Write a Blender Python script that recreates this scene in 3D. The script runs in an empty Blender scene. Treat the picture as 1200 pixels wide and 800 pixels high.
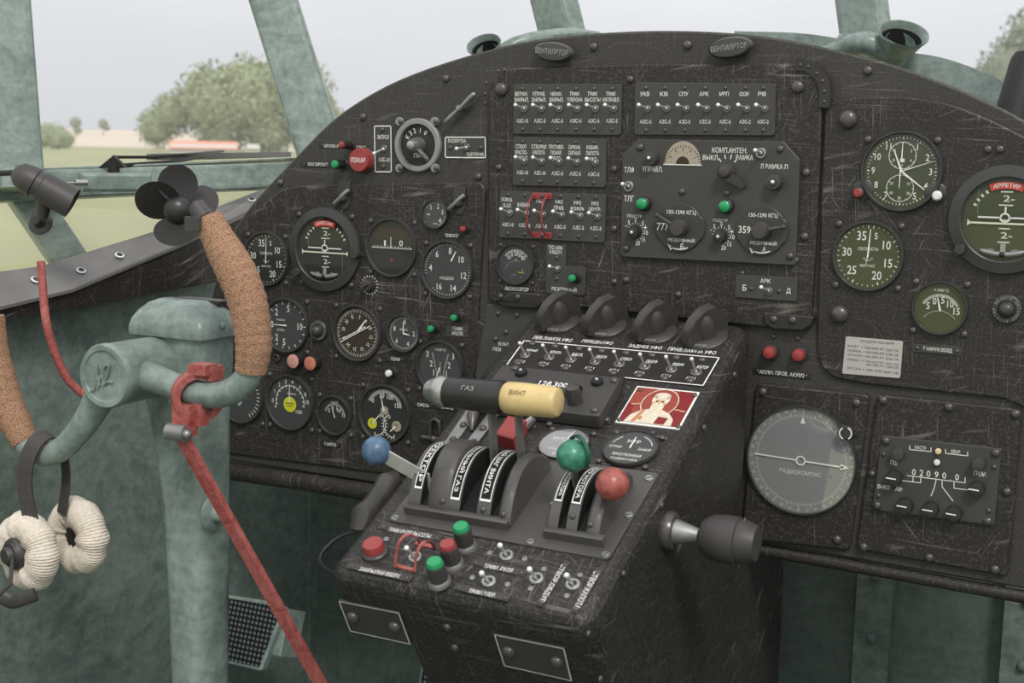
import bpy, math, random
from mathutils import Vector, Matrix
random.seed(7)
SC = bpy.context.scene
COL = SC.collection
# ---------------------------------------------------------------- camera
F = 1550.0                                   # focal length in pixels of the 1200x800 frame
_a = -Vector((-3100.0, -285.0, F)).normalized()
_h = Vector((-450.0, -235.0, F))
_up = _a.cross(_h).normalized()
if _up.y > 0: _up = -_up
_n = _up.cross(_a)
if _n.z < 0: _n = -_n
R3 = Matrix((_a, _n, _up))                   # camera axes (x right, y down, z ahead) -> world
CAM = Vector((0.0, -1.4952, 1.25))
cam_d = bpy.data.cameras.new('camera'); cam = bpy.data.objects.new('camera', cam_d); COL.objects.link(cam)
cam_d.sensor_width = 36.0; cam_d.lens = 36.0 * F / 1200.0
cam_d.clip_start = 0.02; cam_d.clip_end = 2000
wx, wy, wz = R3 @ Vector((1, 0, 0)), R3 @ Vector((0, 1, 0)), R3 @ Vector((0, 0, 1))
cam.matrix_world = Matrix(((wx.x, -wy.x, -wz.x, CAM.x), (wx.y, -wy.y, -wz.y, CAM.y), (wx.z, -wy.z, -wz.z, CAM.z), (0, 0, 0, 1)))
cam_d.dof.use_dof = True; cam_d.dof.focus_distance = 1.66; cam_d.dof.aperture_fstop = 10.0
SC.camera = cam
SC.view_settings.view_transform = 'Standard'
try: SC.view_settings.look = 'None'
except Exception: pass
SC.view_settings.gamma = 1.0; SC.view_settings.use_curve_mapping = False
SC.view_settings.exposure = 0.0
# ---------------------------------------------------------------- overcast sky and dim sun
W = bpy.data.worlds.new('sky'); SC.world = W; W.use_nodes = True
nt = W.node_tree; nt.nodes.clear()
o_ = nt.nodes.new('ShaderNodeOutputWorld'); b_ = nt.nodes.new('ShaderNodeBackground')
tc = nt.nodes.new('ShaderNodeTexCoord'); sx = nt.nodes.new('ShaderNodeSeparateXYZ'); rp = nt.nodes.new('ShaderNodeValToRGB')
nz = nt.nodes.new('ShaderNodeTexNoise'); nz.inputs['Scale'].default_value = 2.2; nz.inputs['Detail'].default_value = 3
mp = nt.nodes.new('ShaderNodeMapping'); mp.inputs['Scale'].default_value = (1, 1, 3.5)
ma = nt.nodes.new('ShaderNodeMath'); ma.operation = 'MULTIPLY_ADD'; ma.inputs[1].default_value = 0.12
nt.links.new(tc.outputs['Generated'], sx.inputs[0]); nt.links.new(tc.outputs['Generated'], mp.inputs[0]); nt.links.new(mp.outputs[0], nz.inputs['Vector'])
nt.links.new(nz.outputs[0], ma.inputs[0]); nt.links.new(sx.outputs['Z'], ma.inputs[2])
nt.links.new(ma.outputs[0], rp.inputs[0])
e = rp.color_ramp.elements
e[0].position = 0.0; e[0].color = (0.20, 0.21, 0.20, 1)
e[1].position = 1.0; e[1].color = (1.05, 1.05, 1.06, 1)
for p_, c_ in ((0.055, (0.64, 0.65, 0.70, 1)), (0.13, (0.73, 0.75, 0.81, 1)), (0.27, (1.0, 1.0, 1.02, 1))):
    q = e.new(p_); q.color = c_
nt.links.new(rp.outputs[0], b_.inputs['Color']); b_.inputs['Strength'].default_value = 1.04
nt.links.new(b_.outputs[0], o_.inputs['Surface'])
sun_d = bpy.data.lights.new('sun', 'SUN'); sun_d.energy = 1.9; sun_d.angle = math.radians(14); sun_d.color = (1.0, 0.97, 0.93)
sun = bpy.data.objects.new('sun', sun_d); COL.objects.link(sun)
sun.rotation_euler = Vector((-0.50, 0.62, -0.85)).to_track_quat('-Z', 'Y').to_euler()
# ---------------------------------------------------------------- projection helpers
def ray(x, y): return R3 @ Vector((x - 600.0, y - 400.0, F))
def at(x, y, z): return CAM + ray(x, y) * (z / F)            # point at depth z along the view axis
def hit(x, y, o, n):
    r = ray(x, y); n = Vector(n); return CAM + r * ((Vector(o) - CAM).dot(n) / r.dot(n))
def proj(p):
    c = R3.transposed() @ (Vector(p) - CAM); return Vector((600 + F * c.x / c.z, 400 + F * c.y / c.z))
def onY(x, y, Y): return hit(x, y, (0, Y, 0), (0, 1, 0))
def onX(x, y, X): return hit(x, y, (X, 0, 0), (1, 0, 0))
class Plane:
    def __init__(s, o, u, v): s.o = Vector(o); s.u = Vector(u).normalized(); s.v = Vector(v).normalized(); s.n = s.u.cross(s.v)
    def off(s, d): return Plane(s.o + s.n * d, s.u, s.v)
    def hit(s, x, y): return hit(x, y, s.o, s.n)
PANEL = Plane((0, 0, 0), (1, 0, 0), (0, 0, 1))
_s = math.radians(25)
PED = Plane((-0.722, 0, 1.060), (1, 0, 0), (0, math.cos(_s), math.sin(_s)))
# ---------------------------------------------------------------- materials
MATS = {}
def newmat(name):
    m = bpy.data.materials.new(name); m.use_nodes = True; MATS[name] = m
    return m, m.node_tree, m.node_tree.nodes['Principled BSDF']
def N(t, kind, **kw):
    n = t.nodes.new('ShaderNode' + kind)
    for k, v in kw.items():
        if k.startswith('i_'): n.inputs[k[2:].replace('_', ' ')].default_value = v
        else: setattr(n, k, v)
    return n
def srgb(r, g, b):
    f = lambda c: (c / 255.0 / 12.92) if c / 255.0 <= 0.04045 else ((c / 255.0 + 0.055) / 1.055) ** 2.4
    return (f(r), f(g), f(b), 1)
def plain(name, col, rough=0.5, metal=0.0, spec=0.5, noise=0.0, nscale=60, bump=0.0, emit=0):
    m, t, b = newmat(name)
    b.inputs['Base Color'].default_value = col; b.inputs['Roughness'].default_value = rough
    b.inputs['Metallic'].default_value = metal; b.inputs['Specular IOR Level'].default_value = spec
    if noise or bump:
        tc = N(t, 'TexCoord'); nz = N(t, 'TexNoise'); nz.inputs['Scale'].default_value = nscale; nz.inputs['Detail'].default_value = 6
        t.links.new(tc.outputs['Object'], nz.inputs['Vector'])
        if noise:
            r = N(t, 'ValToRGB'); r.color_ramp.elements[0].position = 0.3; r.color_ramp.elements[1].position = 0.7
            r.color_ramp.elements[0].color = tuple(c * (1 - noise) for c in col[:3]) + (1,)
            r.color_ramp.elements[1].color = tuple(min(1, c * (1 + noise)) for c in col[:3]) + (1,)
            t.links.new(nz.outputs[0], r.inputs[0]); t.links.new(r.outputs[0], b.inputs['Base Color'])
        if bump:
            bp = N(t, 'Bump'); bp.inputs['Strength'].default_value = bump; bp.inputs['Distance'].default_value = 0.002
            t.links.new(nz.outputs[0], bp.inputs['Height']); t.links.new(bp.outputs[0], b.inputs['Normal'])
    return m
def scratched(name, base, worn, amount=0.5, dust=0.35, rough=0.5, zone=3.0):
    """dark enamel with hair-thin crossing scratches, denser in rubbed patches"""
    m, t, b = newmat(name)
    tc = N(t, 'TexCoord')
    low = N(t, 'TexNoise'); low.inputs['Scale'].default_value = zone * 2.4; low.inputs['Detail'].default_value = 5; low.inputs['Roughness'].default_value = 0.65
    t.links.new(tc.outputs['Object'], low.inputs['Vector'])
    lowr = N(t, 'MapRange'); lowr.inputs['From Min'].default_value = 0.47; lowr.inputs['From Max'].default_value = 0.72
    t.links.new(low.outputs[0], lowr.inputs['Value'])
    acc = None
    for i, (rot, hi, lo_, thr) in enumerate((((0, 3, 2), 760, 11, .675), ((2, 88, 1), 820, 10, .675), ((5, 3, 91), 780, 11, .68), ((10, 38, 20), 620, 18, .715), ((-12, -36, -24), 600, 17, .715), ((14, 66, 40), 560, 24, .72), ((-8, -63, 50), 580, 22, .72), ((20, 14, -60), 600, 20, .72))):
        vr = N(t, 'VectorRotate', rotation_type='EULER_XYZ'); vr.inputs['Rotation'].default_value = tuple(math.radians(v) for v in rot)
        t.links.new(tc.outputs['Object'], vr.inputs['Vector'])
        mp = N(t, 'Mapping'); mp.inputs['Scale'].default_value = (hi, lo_, lo_); mp.inputs['Location'].default_value = (i * 3.1, i * 1.7, i * 5.3)
        t.links.new(vr.outputs[0], mp.inputs['Vector'])
        nn = N(t, 'TexNoise'); nn.inputs['Scale'].default_value = 1.0; nn.inputs['Detail'].default_value = 2.0; nn.inputs['Distortion'].default_value = 0.15
        t.links.new(mp.outputs[0], nn.inputs['Vector'])
        sh = N(t, 'Math', operation='MULTIPLY_ADD'); t.links.new(lowr.outputs[0], sh.inputs[0]); sh.inputs[1].default_value = dust * .30; t.links.new(nn.outputs[0], sh.inputs[2])
        mr = N(t, 'MapRange'); mr.inputs['From Min'].default_value = thr; mr.inputs['From Max'].default_value = thr + 0.13
        t.links.new(sh.outputs[0], mr.inputs['Value'])
        if acc is None: acc = mr.outputs[0]
        else:
            mx = N(t, 'Math', operation='MAXIMUM'); t.links.new(acc, mx.inputs[0]); t.links.new(mr.outputs[0], mx.inputs[1]); acc = mx.outputs[0]
    fine = N(t, 'TexNoise'); fine.inputs['Scale'].default_value = 420; fine.inputs['Detail'].default_value = 3
    t.links.new(tc.outputs['Object'], fine.inputs['Vector'])
    fm = N(t, 'MapRange'); fm.inputs['From Min'].default_value = .52; fm.inputs['From Max'].default_value = .72; t.links.new(fine.outputs[0], fm.inputs['Value'])
    d2 = N(t, 'Math', operation='MULTIPLY'); t.links.new(fm.outputs[0], d2.inputs[0]); d2.inputs[1].default_value = .10
    s2 = N(t, 'Math', operation='MULTIPLY'); t.links.new(acc, s2.inputs[0]); s2.inputs[1].default_value = amount
    tot = N(t, 'Math', operation='ADD'); tot.use_clamp = True; t.links.new(s2.outputs[0], tot.inputs[0]); t.links.new(d2.outputs[0], tot.inputs[1])
    mix = N(t, 'Mix', data_type='RGBA'); mix.inputs['A'].default_value = base; mix.inputs['B'].default_value = worn
    t.links.new(tot.outputs[0], mix.inputs['Factor']); t.links.new(mix.outputs['Result'], b.inputs['Base Color'])
    b.inputs['Roughness'].default_value = rough; b.inputs['Specular IOR Level'].default_value = 0.4
    bp = N(t, 'Bump'); bp.inputs['Strength'].default_value = 0.2; bp.inputs['Distance'].default_value = 0.001; t.links.new(fine.outputs[0], bp.inputs['Height']); t.links.new(bp.outputs[0], b.inputs['Normal'])
    return m
def brushed(name, c0, c1, rough=0.45, scale=1.0, chip=None):
    """hand-brushed paint: swirling strokes, dirt streaks"""
    m, t, b = newmat(name)
    tc = N(t, 'TexCoord')
    wp = N(t, 'TexNoise'); wp.inputs['Scale'].default_value = 6 * scale; wp.inputs['Detail'].default_value = 2
    t.links.new(tc.outputs['Object'], wp.inputs['Vector'])
    va = N(t, 'VectorMath', operation='MULTIPLY_ADD'); va.inputs[1].default_value = (0.10, 0.10, 0.10)
    t.links.new(wp.outputs['Color'], va.inputs[0]); t.links.new(tc.outputs['Object'], va.inputs[2])
    outs = []
    for k, sc in enumerate(((18, 60, 95), (75, 34, 45))):
        mp = N(t, 'Mapping'); mp.inputs['Scale'].default_value = tuple(v * scale for v in sc); mp.inputs['Rotation'].default_value = (0.3, 0.4 * k + .2, .2)
        t.links.new(va.outputs[0], mp.inputs['Vector'])
        nn = N(t, 'TexNoise'); nn.inputs['Scale'].default_value = 1.0; nn.inputs['Detail'].default_value = 5; t.links.new(mp.outputs[0], nn.inputs['Vector']); outs.append(nn.outputs[0])
    lo = N(t, 'TexNoise'); lo.inputs['Scale'].default_value = 9 * scale; lo.inputs['Detail'].default_value = 6; t.links.new(tc.outputs['Object'], lo.inputs['Vector'])
    a1 = N(t, 'Math', operation='ADD'); t.links.new(outs[0], a1.inputs[0]); t.links.new(outs[1], a1.inputs[1])
    a2 = N(t, 'Math', operation='ADD'); t.links.new(a1.outputs[0], a2.inputs[0]); t.links.new(lo.outputs[0], a2.inputs[1])
    mr = N(t, 'MapRange'); mr.inputs['From Min'].default_value = 1.1; mr.inputs['From Max'].default_value = 1.9; t.links.new(a2.outputs[0], mr.inputs['Value'])
    gr = N(t, 'TexNoise'); gr.inputs['Scale'].default_value = 170 * scale; gr.inputs['Detail'].default_value = 4; t.links.new(tc.outputs['Object'], gr.inputs['Vector'])
    g2 = N(t, 'Math', operation='MULTIPLY_ADD'); t.links.new(gr.outputs[0], g2.inputs[0]); g2.inputs[1].default_value = .9; g2.inputs[2].default_value = -.45
    g3 = N(t, 'Math', operation='ADD'); g3.use_clamp = True; t.links.new(mr.outputs[0], g3.inputs[0]); t.links.new(g2.outputs[0], g3.inputs[1])
    mix = N(t, 'Mix', data_type='RGBA'); mix.inputs['A'].default_value = c0; mix.inputs['B'].default_value = c1
    t.links.new(g3.outputs[0], mix.inputs['Factor']); t.links.new(mix.outputs['Result'], b.inputs['Base Color'])
    b.inputs['Roughness'].default_value = rough
    bp = N(t, 'Bump'); bp.inputs['Strength'].default_value = 0.12; bp.inputs['Distance'].default_value = 0.001; t.links.new(a1.outputs[0], bp.inputs['Height']); t.links.new(bp.outputs[0], b.inputs['Normal'])
    return m
M = MATS
scratched('panel_black', srgb(46, 43, 41), srgb(190, 184, 176), 0.30, 0.26)
scratched('panel_dark', srgb(41, 38, 36), srgb(190, 184, 176), 0.34, 0.34)
scratched('panel_band', srgb(56, 54, 51), srgb(180, 175, 168), 0.22, 0.2)
scratched('pedestal_black', srgb(39, 37, 35), srgb(195, 188, 180), 0.26, 0.34, zone=2.4)
plain('board', srgb(63, 62, 60), 0.55, noise=0.10, nscale=25, bump=.08)
plain('housing_grey', srgb(86, 84, 82), 0.36, 0.2, noise=.12, nscale=30)
plain('lever_metal', srgb(190, 188, 184), 0.35, 0.3)
plain('green_lip', srgb(34, 86, 68), 0.4)
plain('plate_grey', srgb(84, 82, 80), 0.42, 0.25, noise=.12, nscale=22)
plain('strip_grey', srgb(118, 116, 115), 0.38, 0.2, noise=0.12, nscale=18)
plain('bezel', srgb(58, 57, 56), 0.38, noise=.1)
plain('bezel_grey', srgb(140, 139, 136), 0.5, 0.2, noise=.1)
plain('rivet', srgb(88, 85, 81), 0.28, 0.35)
plain('bakelite', srgb(44, 42, 41), 0.36, noise=.15, nscale=40)
plain('knob_grey', srgb(66, 64, 62), 0.34, noise=.12, nscale=30)
plain('soft_black', srgb(28, 27, 27), 0.6)
plain('slot_black', srgb(10, 10, 10), 0.8)
plain('face_black', srgb(38, 38, 36), 0.6)
plain('face_slate', srgb(62, 64, 64), 0.6)
plain('face_olive', srgb(58, 66, 36), 0.6, noise=.12, nscale=20)
plain('face_brown', srgb(52, 40, 28), 0.6)
plain('face_grey', srgb(140, 141, 142), 0.6)  # on the radio compass this grey imitates a bright glass reflection
plain('white_paint', srgb(240, 240, 234), 0.6)
plain('pale_paint', srgb(226, 226, 218), 0.6)
plain('dull_white', srgb(150, 150, 145), 0.6)
plain('lume_paint', srgb(216, 220, 196), 0.6)
plain('yellow_dot', srgb(205, 206, 40), 0.6)
plain('buff', srgb(164, 154, 136), 0.6)
plain('red_plastic', srgb(148, 60, 59), 0.35, noise=.1)
plain('dark_red', srgb(110, 20, 18), 0.5)
plain('orange_tag', srgb(205, 60, 42), 0.5)
plain('pink_lens', srgb(196, 144, 134), 0.25, noise=.15, nscale=150)
plain('orange_lens', srgb(186, 118, 98), 0.25, noise=.2, nscale=150)
plain('green_plastic', srgb(36, 146, 92), 0.3)
plain('white_cap', srgb(225, 225, 225), 0.3)
plain('cream_cap', srgb(222, 205, 160), 0.3)
plain('steel', srgb(178, 178, 176), 0.32, 0.85)
plain('steel_dull', srgb(150, 150, 148), 0.45, 0.7, noise=.15)
plain('lever_grey', srgb(116, 114, 111), 0.4, 0.5, noise=.12, nscale=40)
plain('steel_tip', srgb(238, 238, 236), 0.3, 0.2)
plain('aluminium', srgb(205, 204, 200), 0.4, 0.6, noise=.08, nscale=80)
plain('blue_ball', srgb(80, 106, 134), 0.38, noise=.3, nscale=140)
plain('green_ball', srgb(60, 126, 104), 0.32, noise=.42, nscale=130)
plain('red_ball', srgb(156, 84, 77), 0.32, noise=.35, nscale=130)
plain('yellow_plastic', srgb(208, 184, 128), 0.42, noise=.08, nscale=60)
plain('yellow_ink', srgb(110, 96, 56), 0.6)
plain('rubber', srgb(62, 60, 59), 0.5, noise=.1)
plain('webbing', srgb(66, 62, 60), 0.75, noise=.15, nscale=200, bump=.3)
plain('paper', srgb(178, 174, 168), 0.5, noise=.06, nscale=60)
plain('ink', srgb(90, 88, 86), 0.7)
plain('icon_red', srgb(150, 66, 56), 0.4, noise=.12, nscale=70)
plain('icon_crimson', srgb(128, 34, 38), 0.4)
plain('icon_skin', srgb(196, 160, 124), 0.5)
plain('icon_white', srgb(216, 204, 184), 0.5, noise=.15, nscale=260)
plain('icon_gold', srgb(190, 128, 88), 0.5)
plain('grass', srgb(150, 152, 112), 0.9, noise=.18, nscale=.06)
plain('field_soil', srgb(206, 192, 176), 0.9, noise=.08, nscale=.05)
plain('foliage', srgb(138, 148, 114), 0.8, noise=.35, nscale=.5)
plain('foliage_dark', srgb(128, 138, 120), 0.8, noise=.3, nscale=.6)
plain('bark', srgb(96, 88, 78), 0.9)
plain('brick_pink', srgb(226, 152, 130), 0.9, noise=.1, nscale=.4)
plain('plaster', srgb(224, 222, 218), 0.9)
plain('lamp_reflector', srgb(240, 232, 170), 0.3)
brushed('green_paint', srgb(98, 113, 107), srgb(142, 157, 150), 0.33)
brushed('green_wall', srgb(84, 98, 92), srgb(126, 140, 132), 0.6, .8)
brushed('green_dark', srgb(76, 88, 82), srgb(104, 116, 109), 0.7, .8)
brushed('red_paint', srgb(136, 52, 48), srgb(176, 108, 102), 0.5, 3)
# knitted wool of the ear pads: fine ribs come from geometry, fuzz from noise
plain('wool', srgb(216, 206, 192), 0.9, noise=.14, nscale=260, bump=.5)
# woven tape of the grips
m, t, b = newmat('grip_tape')
tc_ = N(t, 'TexCoord'); vo = N(t, 'TexVoronoi'); vo.inputs['Scale'].default_value = 620
mp_ = N(t, 'Mapping'); mp_.inputs['Scale'].default_value = (1, 1, 1.7); mp_.inputs['Rotation'].default_value = (0.3, 0.6, 0)
t.links.new(tc_.outputs['Object'], mp_.inputs[0]); t.links.new(mp_.outputs[0], vo.inputs['Vector'])
r_ = N(t, 'ValToRGB'); r_.color_ramp.elements[0].color = srgb(206, 166, 132); r_.color_ramp.elements[1].color = srgb(128, 90, 66)
r_.color_ramp.elements[0].position = .1; r_.color_ramp.elements[1].position = .75
t.links.new(vo.outputs['Distance'], r_.inputs[0]); t.links.new(r_.outputs[0], b.inputs['Base Color'])
bp_ = N(t, 'Bump'); bp_.invert = True; bp_.inputs['Strength'].default_value = .8; bp_.inputs['Distance'].default_value = .0015
t.links.new(vo.outputs['Distance'], bp_.inputs['Height']); t.links.new(bp_.outputs[0], b.inputs['Normal']); b.inputs['Roughness'].default_value = .6
# studded metal of the pedals
m, t, b = newmat('checker_plate')
tc_ = N(t, 'TexCoord'); vo = N(t, 'TexVoronoi'); vo.inputs['Scale'].default_value = 130; vo.inputs['Randomness'].default_value = 0.0
t.links.new(tc_.outputs['Object'], vo.inputs['Vector'])
r_ = N(t, 'ValToRGB'); r_.color_ramp.elements[0].color = srgb(196, 200, 204); r_.color_ramp.elements[1].color = srgb(40, 42, 46); r_.color_ramp.elements[0].position = .1; r_.color_ramp.elements[1].position = .5
t.links.new(vo.outputs['Distance'], r_.inputs[0]); t.links.new(r_.outputs[0], b.inputs['Base Color']); b.inputs['Metallic'].default_value = .6; b.inputs['Roughness'].default_value = .35
# instrument glass: thin, clear, weakly mirroring
def glassmat(name, refl, rough=0.03):
    m = bpy.data.materials.new(name); m.use_nodes = True; MATS[name] = m; t = m.node_tree; t.nodes.clear()
    o = N(t, 'OutputMaterial'); tr = N(t, 'BsdfTransparent'); gl = N(t, 'BsdfGlossy'); gl.inputs['Roughness'].default_value = rough
    fr = N(t, 'LayerWeight'); fr.inputs['Blend'].default_value = .5; mx = N(t, 'MixShader')
    pw = N(t, 'Math', operation='POWER'); pw.inputs[1].default_value = 4; mu = N(t, 'Math', operation='MULTIPLY_ADD'); mu.inputs[1].default_value = .7; mu.inputs[2].default_value = refl
    t.links.new(fr.outputs['Facing'], pw.inputs[0]); t.links.new(pw.outputs[0], mu.inputs[0]); t.links.new(mu.outputs[0], mx.inputs[0]); t.links.new(tr.outputs[0], mx.inputs[1]); t.links.new(gl.outputs[0], mx.inputs[2]); t.links.new(mx.outputs[0], o.inputs[0])
glassmat('gauge_glass', 0.055)
glassmat('mirror_glass', 0.16)
# weathered windscreen plastic: mostly clear, a little milky, with hairline scratches
m = bpy.data.materials.new('windscreen'); m.use_nodes = True; MATS['windscreen'] = m; t = m.node_tree; t.nodes.clear()
o = N(t, 'OutputMaterial'); tr = N(t, 'BsdfTransparent'); tl = N(t, 'BsdfTranslucent'); tl.inputs['Color'].default_value = (1, 1, 1, 1); mx = N(t, 'MixShader')
tc_ = N(t, 'TexCoord'); mp_ = N(t, 'Mapping'); mp_.inputs['Scale'].default_value = (1.5, 1.5, 60); mp_.inputs['Rotation'].default_value = (.1, .25, 0)
nn = N(t, 'TexNoise'); nn.inputs['Scale'].default_value = 2.0; nn.inputs['Detail'].default_value = 4
t.links.new(tc_.outputs['Object'], mp_.inputs[0]); t.links.new(mp_.outputs[0], nn.inputs['Vector'])
mr = N(t, 'MapRange'); mr.inputs['From Min'].default_value = .3; mr.inputs['From Max'].default_value = .8; mr.inputs['To Min'].default_value = .16; mr.inputs['To Max'].default_value = .26
t.links.new(nn.outputs[0], mr.inputs['Value']); t.links.new(mr.outputs[0], mx.inputs[0]); t.links.new(tr.outputs[0], mx.inputs[1]); t.links.new(tl.outputs[0], mx.inputs[2]); t.links.new(mx.outputs[0], o.inputs[0])
# ---------------------------------------------------------------- mesh builder
_TXT = {}; NUMK = [1.0]
def glyphs(s):
    if s in _TXT: return _TXT[s]
    c = bpy.data.curves.new('lettering', 'FONT'); c.body = s; c.size = 1; c.resolution_u = 2; c.offset = 0.008
    ob = bpy.data.objects.new('lettering', c); COL.objects.link(ob)
    me = bpy.data.meshes.new_from_object(ob.evaluated_get(bpy.context.evaluated_depsgraph_get()))
    V = [(v.co.x, v.co.y) for v in me.vertices]; Fc = [tuple(p.vertices) for p in me.polygons]
    bpy.data.objects.remove(ob); bpy.data.curves.remove(c); bpy.data.meshes.remove(me)
    x0, x1 = min(v[0] for v in V), max(v[0] for v in V); y0, y1 = min(v[1] for v in V), max(v[1] for v in V)
    w, h = x1 - x0, y1 - y0
    V = [((x - (x0 + x1) / 2) / h, (y - (y0 + y1) / 2) / h) for x, y in V]
    _TXT[s] = (V, Fc, w / h); return _TXT[s]
class MB:
    def __init__(s): s.v = []; s.f = []; s.sm = []; s.mi = []; s.mats = []; s.cur = 0
    def use(s, mat):
        if mat not in s.mats: s.mats.append(mat)
        s.cur = s.mats.index(mat); return s
    def add(s, vs, fs, smooth=False):
        b = len(s.v); s.v += [Vector(v) for v in vs]
        for f in fs: s.f.append(tuple(b + i for i in f)); s.sm.append(smooth); s.mi.append(s.cur)
        return s
    def box(s, c, d, M4=None):
        c = Vector(c); x, y, z = d[0] / 2, d[1] / 2, d[2] / 2
        vs = [Vector((i * x, j * y, k * z)) for k in (-1, 1) for j in (-1, 1) for i in (-1, 1)]
        vs = [((M4 @ v) if M4 else v) + c for v in vs]
        return s.add(vs, [(0, 2, 3, 1), (4, 5, 7, 6), (0, 1, 5, 4), (2, 6, 7, 3), (0, 4, 6, 2), (1, 3, 7, 5)])
    def cbox(s, c, d, b, M4=None):
        """box with chamfered top rim (top = +z)"""
        x, y = d[0] / 2, d[1] / 2; z0, z1 = -d[2] / 2, d[2] / 2
        P = [(-x, -y), (x, -y), (x, y), (-x, y)]
        return s.plate(P, z0, z1, b, M4, c)
    def plate(s, P, z0, z1, b=0.001, M4=None, c=(0, 0, 0), back=True):
        """prism over convex polygon P with a chamfered front edge"""
        n = len(P); A = sum(P[i][0] * P[(i + 1) % n][1] - P[(i + 1) % n][0] * P[i][1] for i in range(n))
        if A < 0: P = P[::-1]
        Q = inset(P, b); c = Vector(c)
        vs = [Vector((x, y, z0)) for x, y in P] + [Vector((x, y, z1 - b * .7)) for x, y in P] + [Vector((x, y, z1)) for x, y in Q]
        vs = [((M4 @ v) if M4 else v) + c for v in vs]
        fs = [(i, (i + 1) % n, n + (i + 1) % n, n + i) for i in range(n)] + [(n + i, n + (i + 1) % n, 2 * n + (i + 1) % n, 2 * n + i) for i in range(n)]
        fs.append(tuple(range(2 * n, 3 * n)))
        if back: fs.append(tuple(range(n - 1, -1, -1)))
        return s.add(vs, fs)
    def lathe(s, prof, n=40, M4=None, sx=1.0, smooth=True):
        """prof = [(r, z)...] turned about local z"""
        vs = []; fs = []; rows = []
        for r, z in prof:
            if r < 1e-7: rows.append([len(vs)]); vs.append(Vector((0, 0, z)))
            else:
                rows.append(list(range(len(vs), len(vs) + n)))
                vs += [Vector((r * sx * math.cos(2 * math.pi * i / n), r * math.sin(2 * math.pi * i / n), z)) for i in range(n)]
        for A, B in zip(rows, rows[1:]):
            for i in range(n):
                j = (i + 1) % n
                if len(A) == 1 and len(B) == 1: continue
                if len(A) == 1: fs.append((A[0], B[i], B[j])[::-1])
                elif len(B) == 1: fs.append((A[i], A[j], B[0]))
                else: fs.append((A[i], A[j], B[j], B[i]))
        if M4: vs = [M4 @ v for v in vs]
        return s.add(vs, fs, smooth)
    def tube(s, pts, rad, n=16, caps=True, smooth=True, flat=None):
        pts = [Vector(p) for p in pts]; m = len(pts)
        if not hasattr(rad, '__len__'): rad = [rad] * m
        ref = None; vs = []; fs = []
        for i, p in enumerate(pts):
            d = (pts[min(i + 1, m - 1)] - pts[max(i - 1, 0)]).normalized()
            if ref is None:
                ref = Vector((0, 0, 1)) if abs(d.z) < .9 else Vector((0, 1, 0))
                if flat: ref = Vector(flat[2])
            x = (ref - d * ref.dot(d)).normalized(); y = d.cross(x); ref = x
            ax, ay = (rad[i], rad[i]) if not flat else (flat[0], flat[1])
            for k in range(n):
                a = 2 * math.pi * (k + (.5 if n == 4 else 0)) / n; q = 1.414 if n == 4 else 1
                vs.append(p + x * ax * q * math.cos(a) + y * ay * q * math.sin(a))
        for i in range(m - 1):
            for k in range(n):
                j = (k + 1) % n; fs.append((i * n + k, i * n + j, (i + 1) * n + j, (i + 1) * n + k))
        if caps: fs.append(tuple(range(n - 1, -1, -1))); fs.append(tuple(range((m - 1) * n, m * n)))
        return s.add(vs, fs, smooth and n > 4)
    def ball(s, c, r, M4=None, n=28, sc=(1, 1, 1)):
        T = Matrix.Translation(Vector(c)) @ Matrix.Diagonal((sc[0], sc[1], sc[2], 1)) if not M4 else M4
        return s.lathe([(r * math.sin(math.pi * i / 16), -r * math.cos(math.pi * i / 16)) for i in range(17)], n, T)
    def quad(s, P, z=0): return s.add([(x, y, z) for x, y in P], [tuple(range(len(P)))])
    def txt(s, string, x, y, h, w=None, rot=0.0, z=0.0, fn=None, narrow=0.82, shear=0):
        V, Fc, asp = glyphs(string)
        sx = (w / asp) if w else h * narrow
        c, q = math.cos(rot), math.sin(rot); out = []
        for a, b in V:
            a, b = a * sx + shear * b * h, b * h; px, py = x + a * c - b * q, y + a * q + b * c
            out.append(fn(px, py) if fn else (px, py, z))
        return s.add(out, Fc)
    def line(s, a, b, w, z=0):
        d = Vector((b[0] - a[0], b[1] - a[1])); l = d.length or 1e-9; p = Vector((-d.y, d.x)) / l * w / 2
        return s.quad([(a[0] - p.x, a[1] - p.y), (b[0] - p.x, b[1] - p.y), (b[0] + p.x, b[1] + p.y), (a[0] + p.x, a[1] + p.y)], z)
    def tick(s, cx, cy, r0, r1, deg, w, z=0):
        """deg clockwise from 12 o'clock"""
        a = math.radians(90 - deg); c, q = math.cos(a), math.sin(a)
        return s.line((cx + r0 * c, cy + r0 * q), (cx + r1 * c, cy + r1 * q), w, z)
    def ticks(s, cx, cy, r0, r1, d0, d1, n, w, z=0):
        for i in range(n): s.tick(cx, cy, r0, r1, d0 + (d1 - d0) * i / max(1, n - 1), w, z)
        return s
    def arc(s, cx, cy, r, w, d0, d1, z=0, n=24):
        P = []
        for rr, rng in ((r + w / 2, range(n + 1)), (r - w / 2, range(n, -1, -1))):
            for i in rng: a = math.radians(90 - (d0 + (d1 - d0) * i / n)); P.append((cx + rr * math.cos(a), cy + rr * math.sin(a)))
        m = n + 1; vs = [(x, y, z) for x, y in P]; L = len(vs)
        return s.add(vs, [(i + 1, i, L - 1 - i, L - 2 - i) for i in range(n)])
    def disc(s, cx, cy, r, z=0, n=32): return s.quad([(cx + r * math.cos(2 * math.pi * i / n), cy + r * math.sin(2 * math.pi * i / n)) for i in range(n)], z)
    def num(s, string, r, deg, h, z=0, rot=False, cx=0, cy=0):
        h *= NUMK[0]
        a = math.radians(90 - deg); return s.txt(string, cx + r * math.cos(a), cy + r * math.sin(a), h, None, math.radians(-deg) if rot else 0, z)
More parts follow.
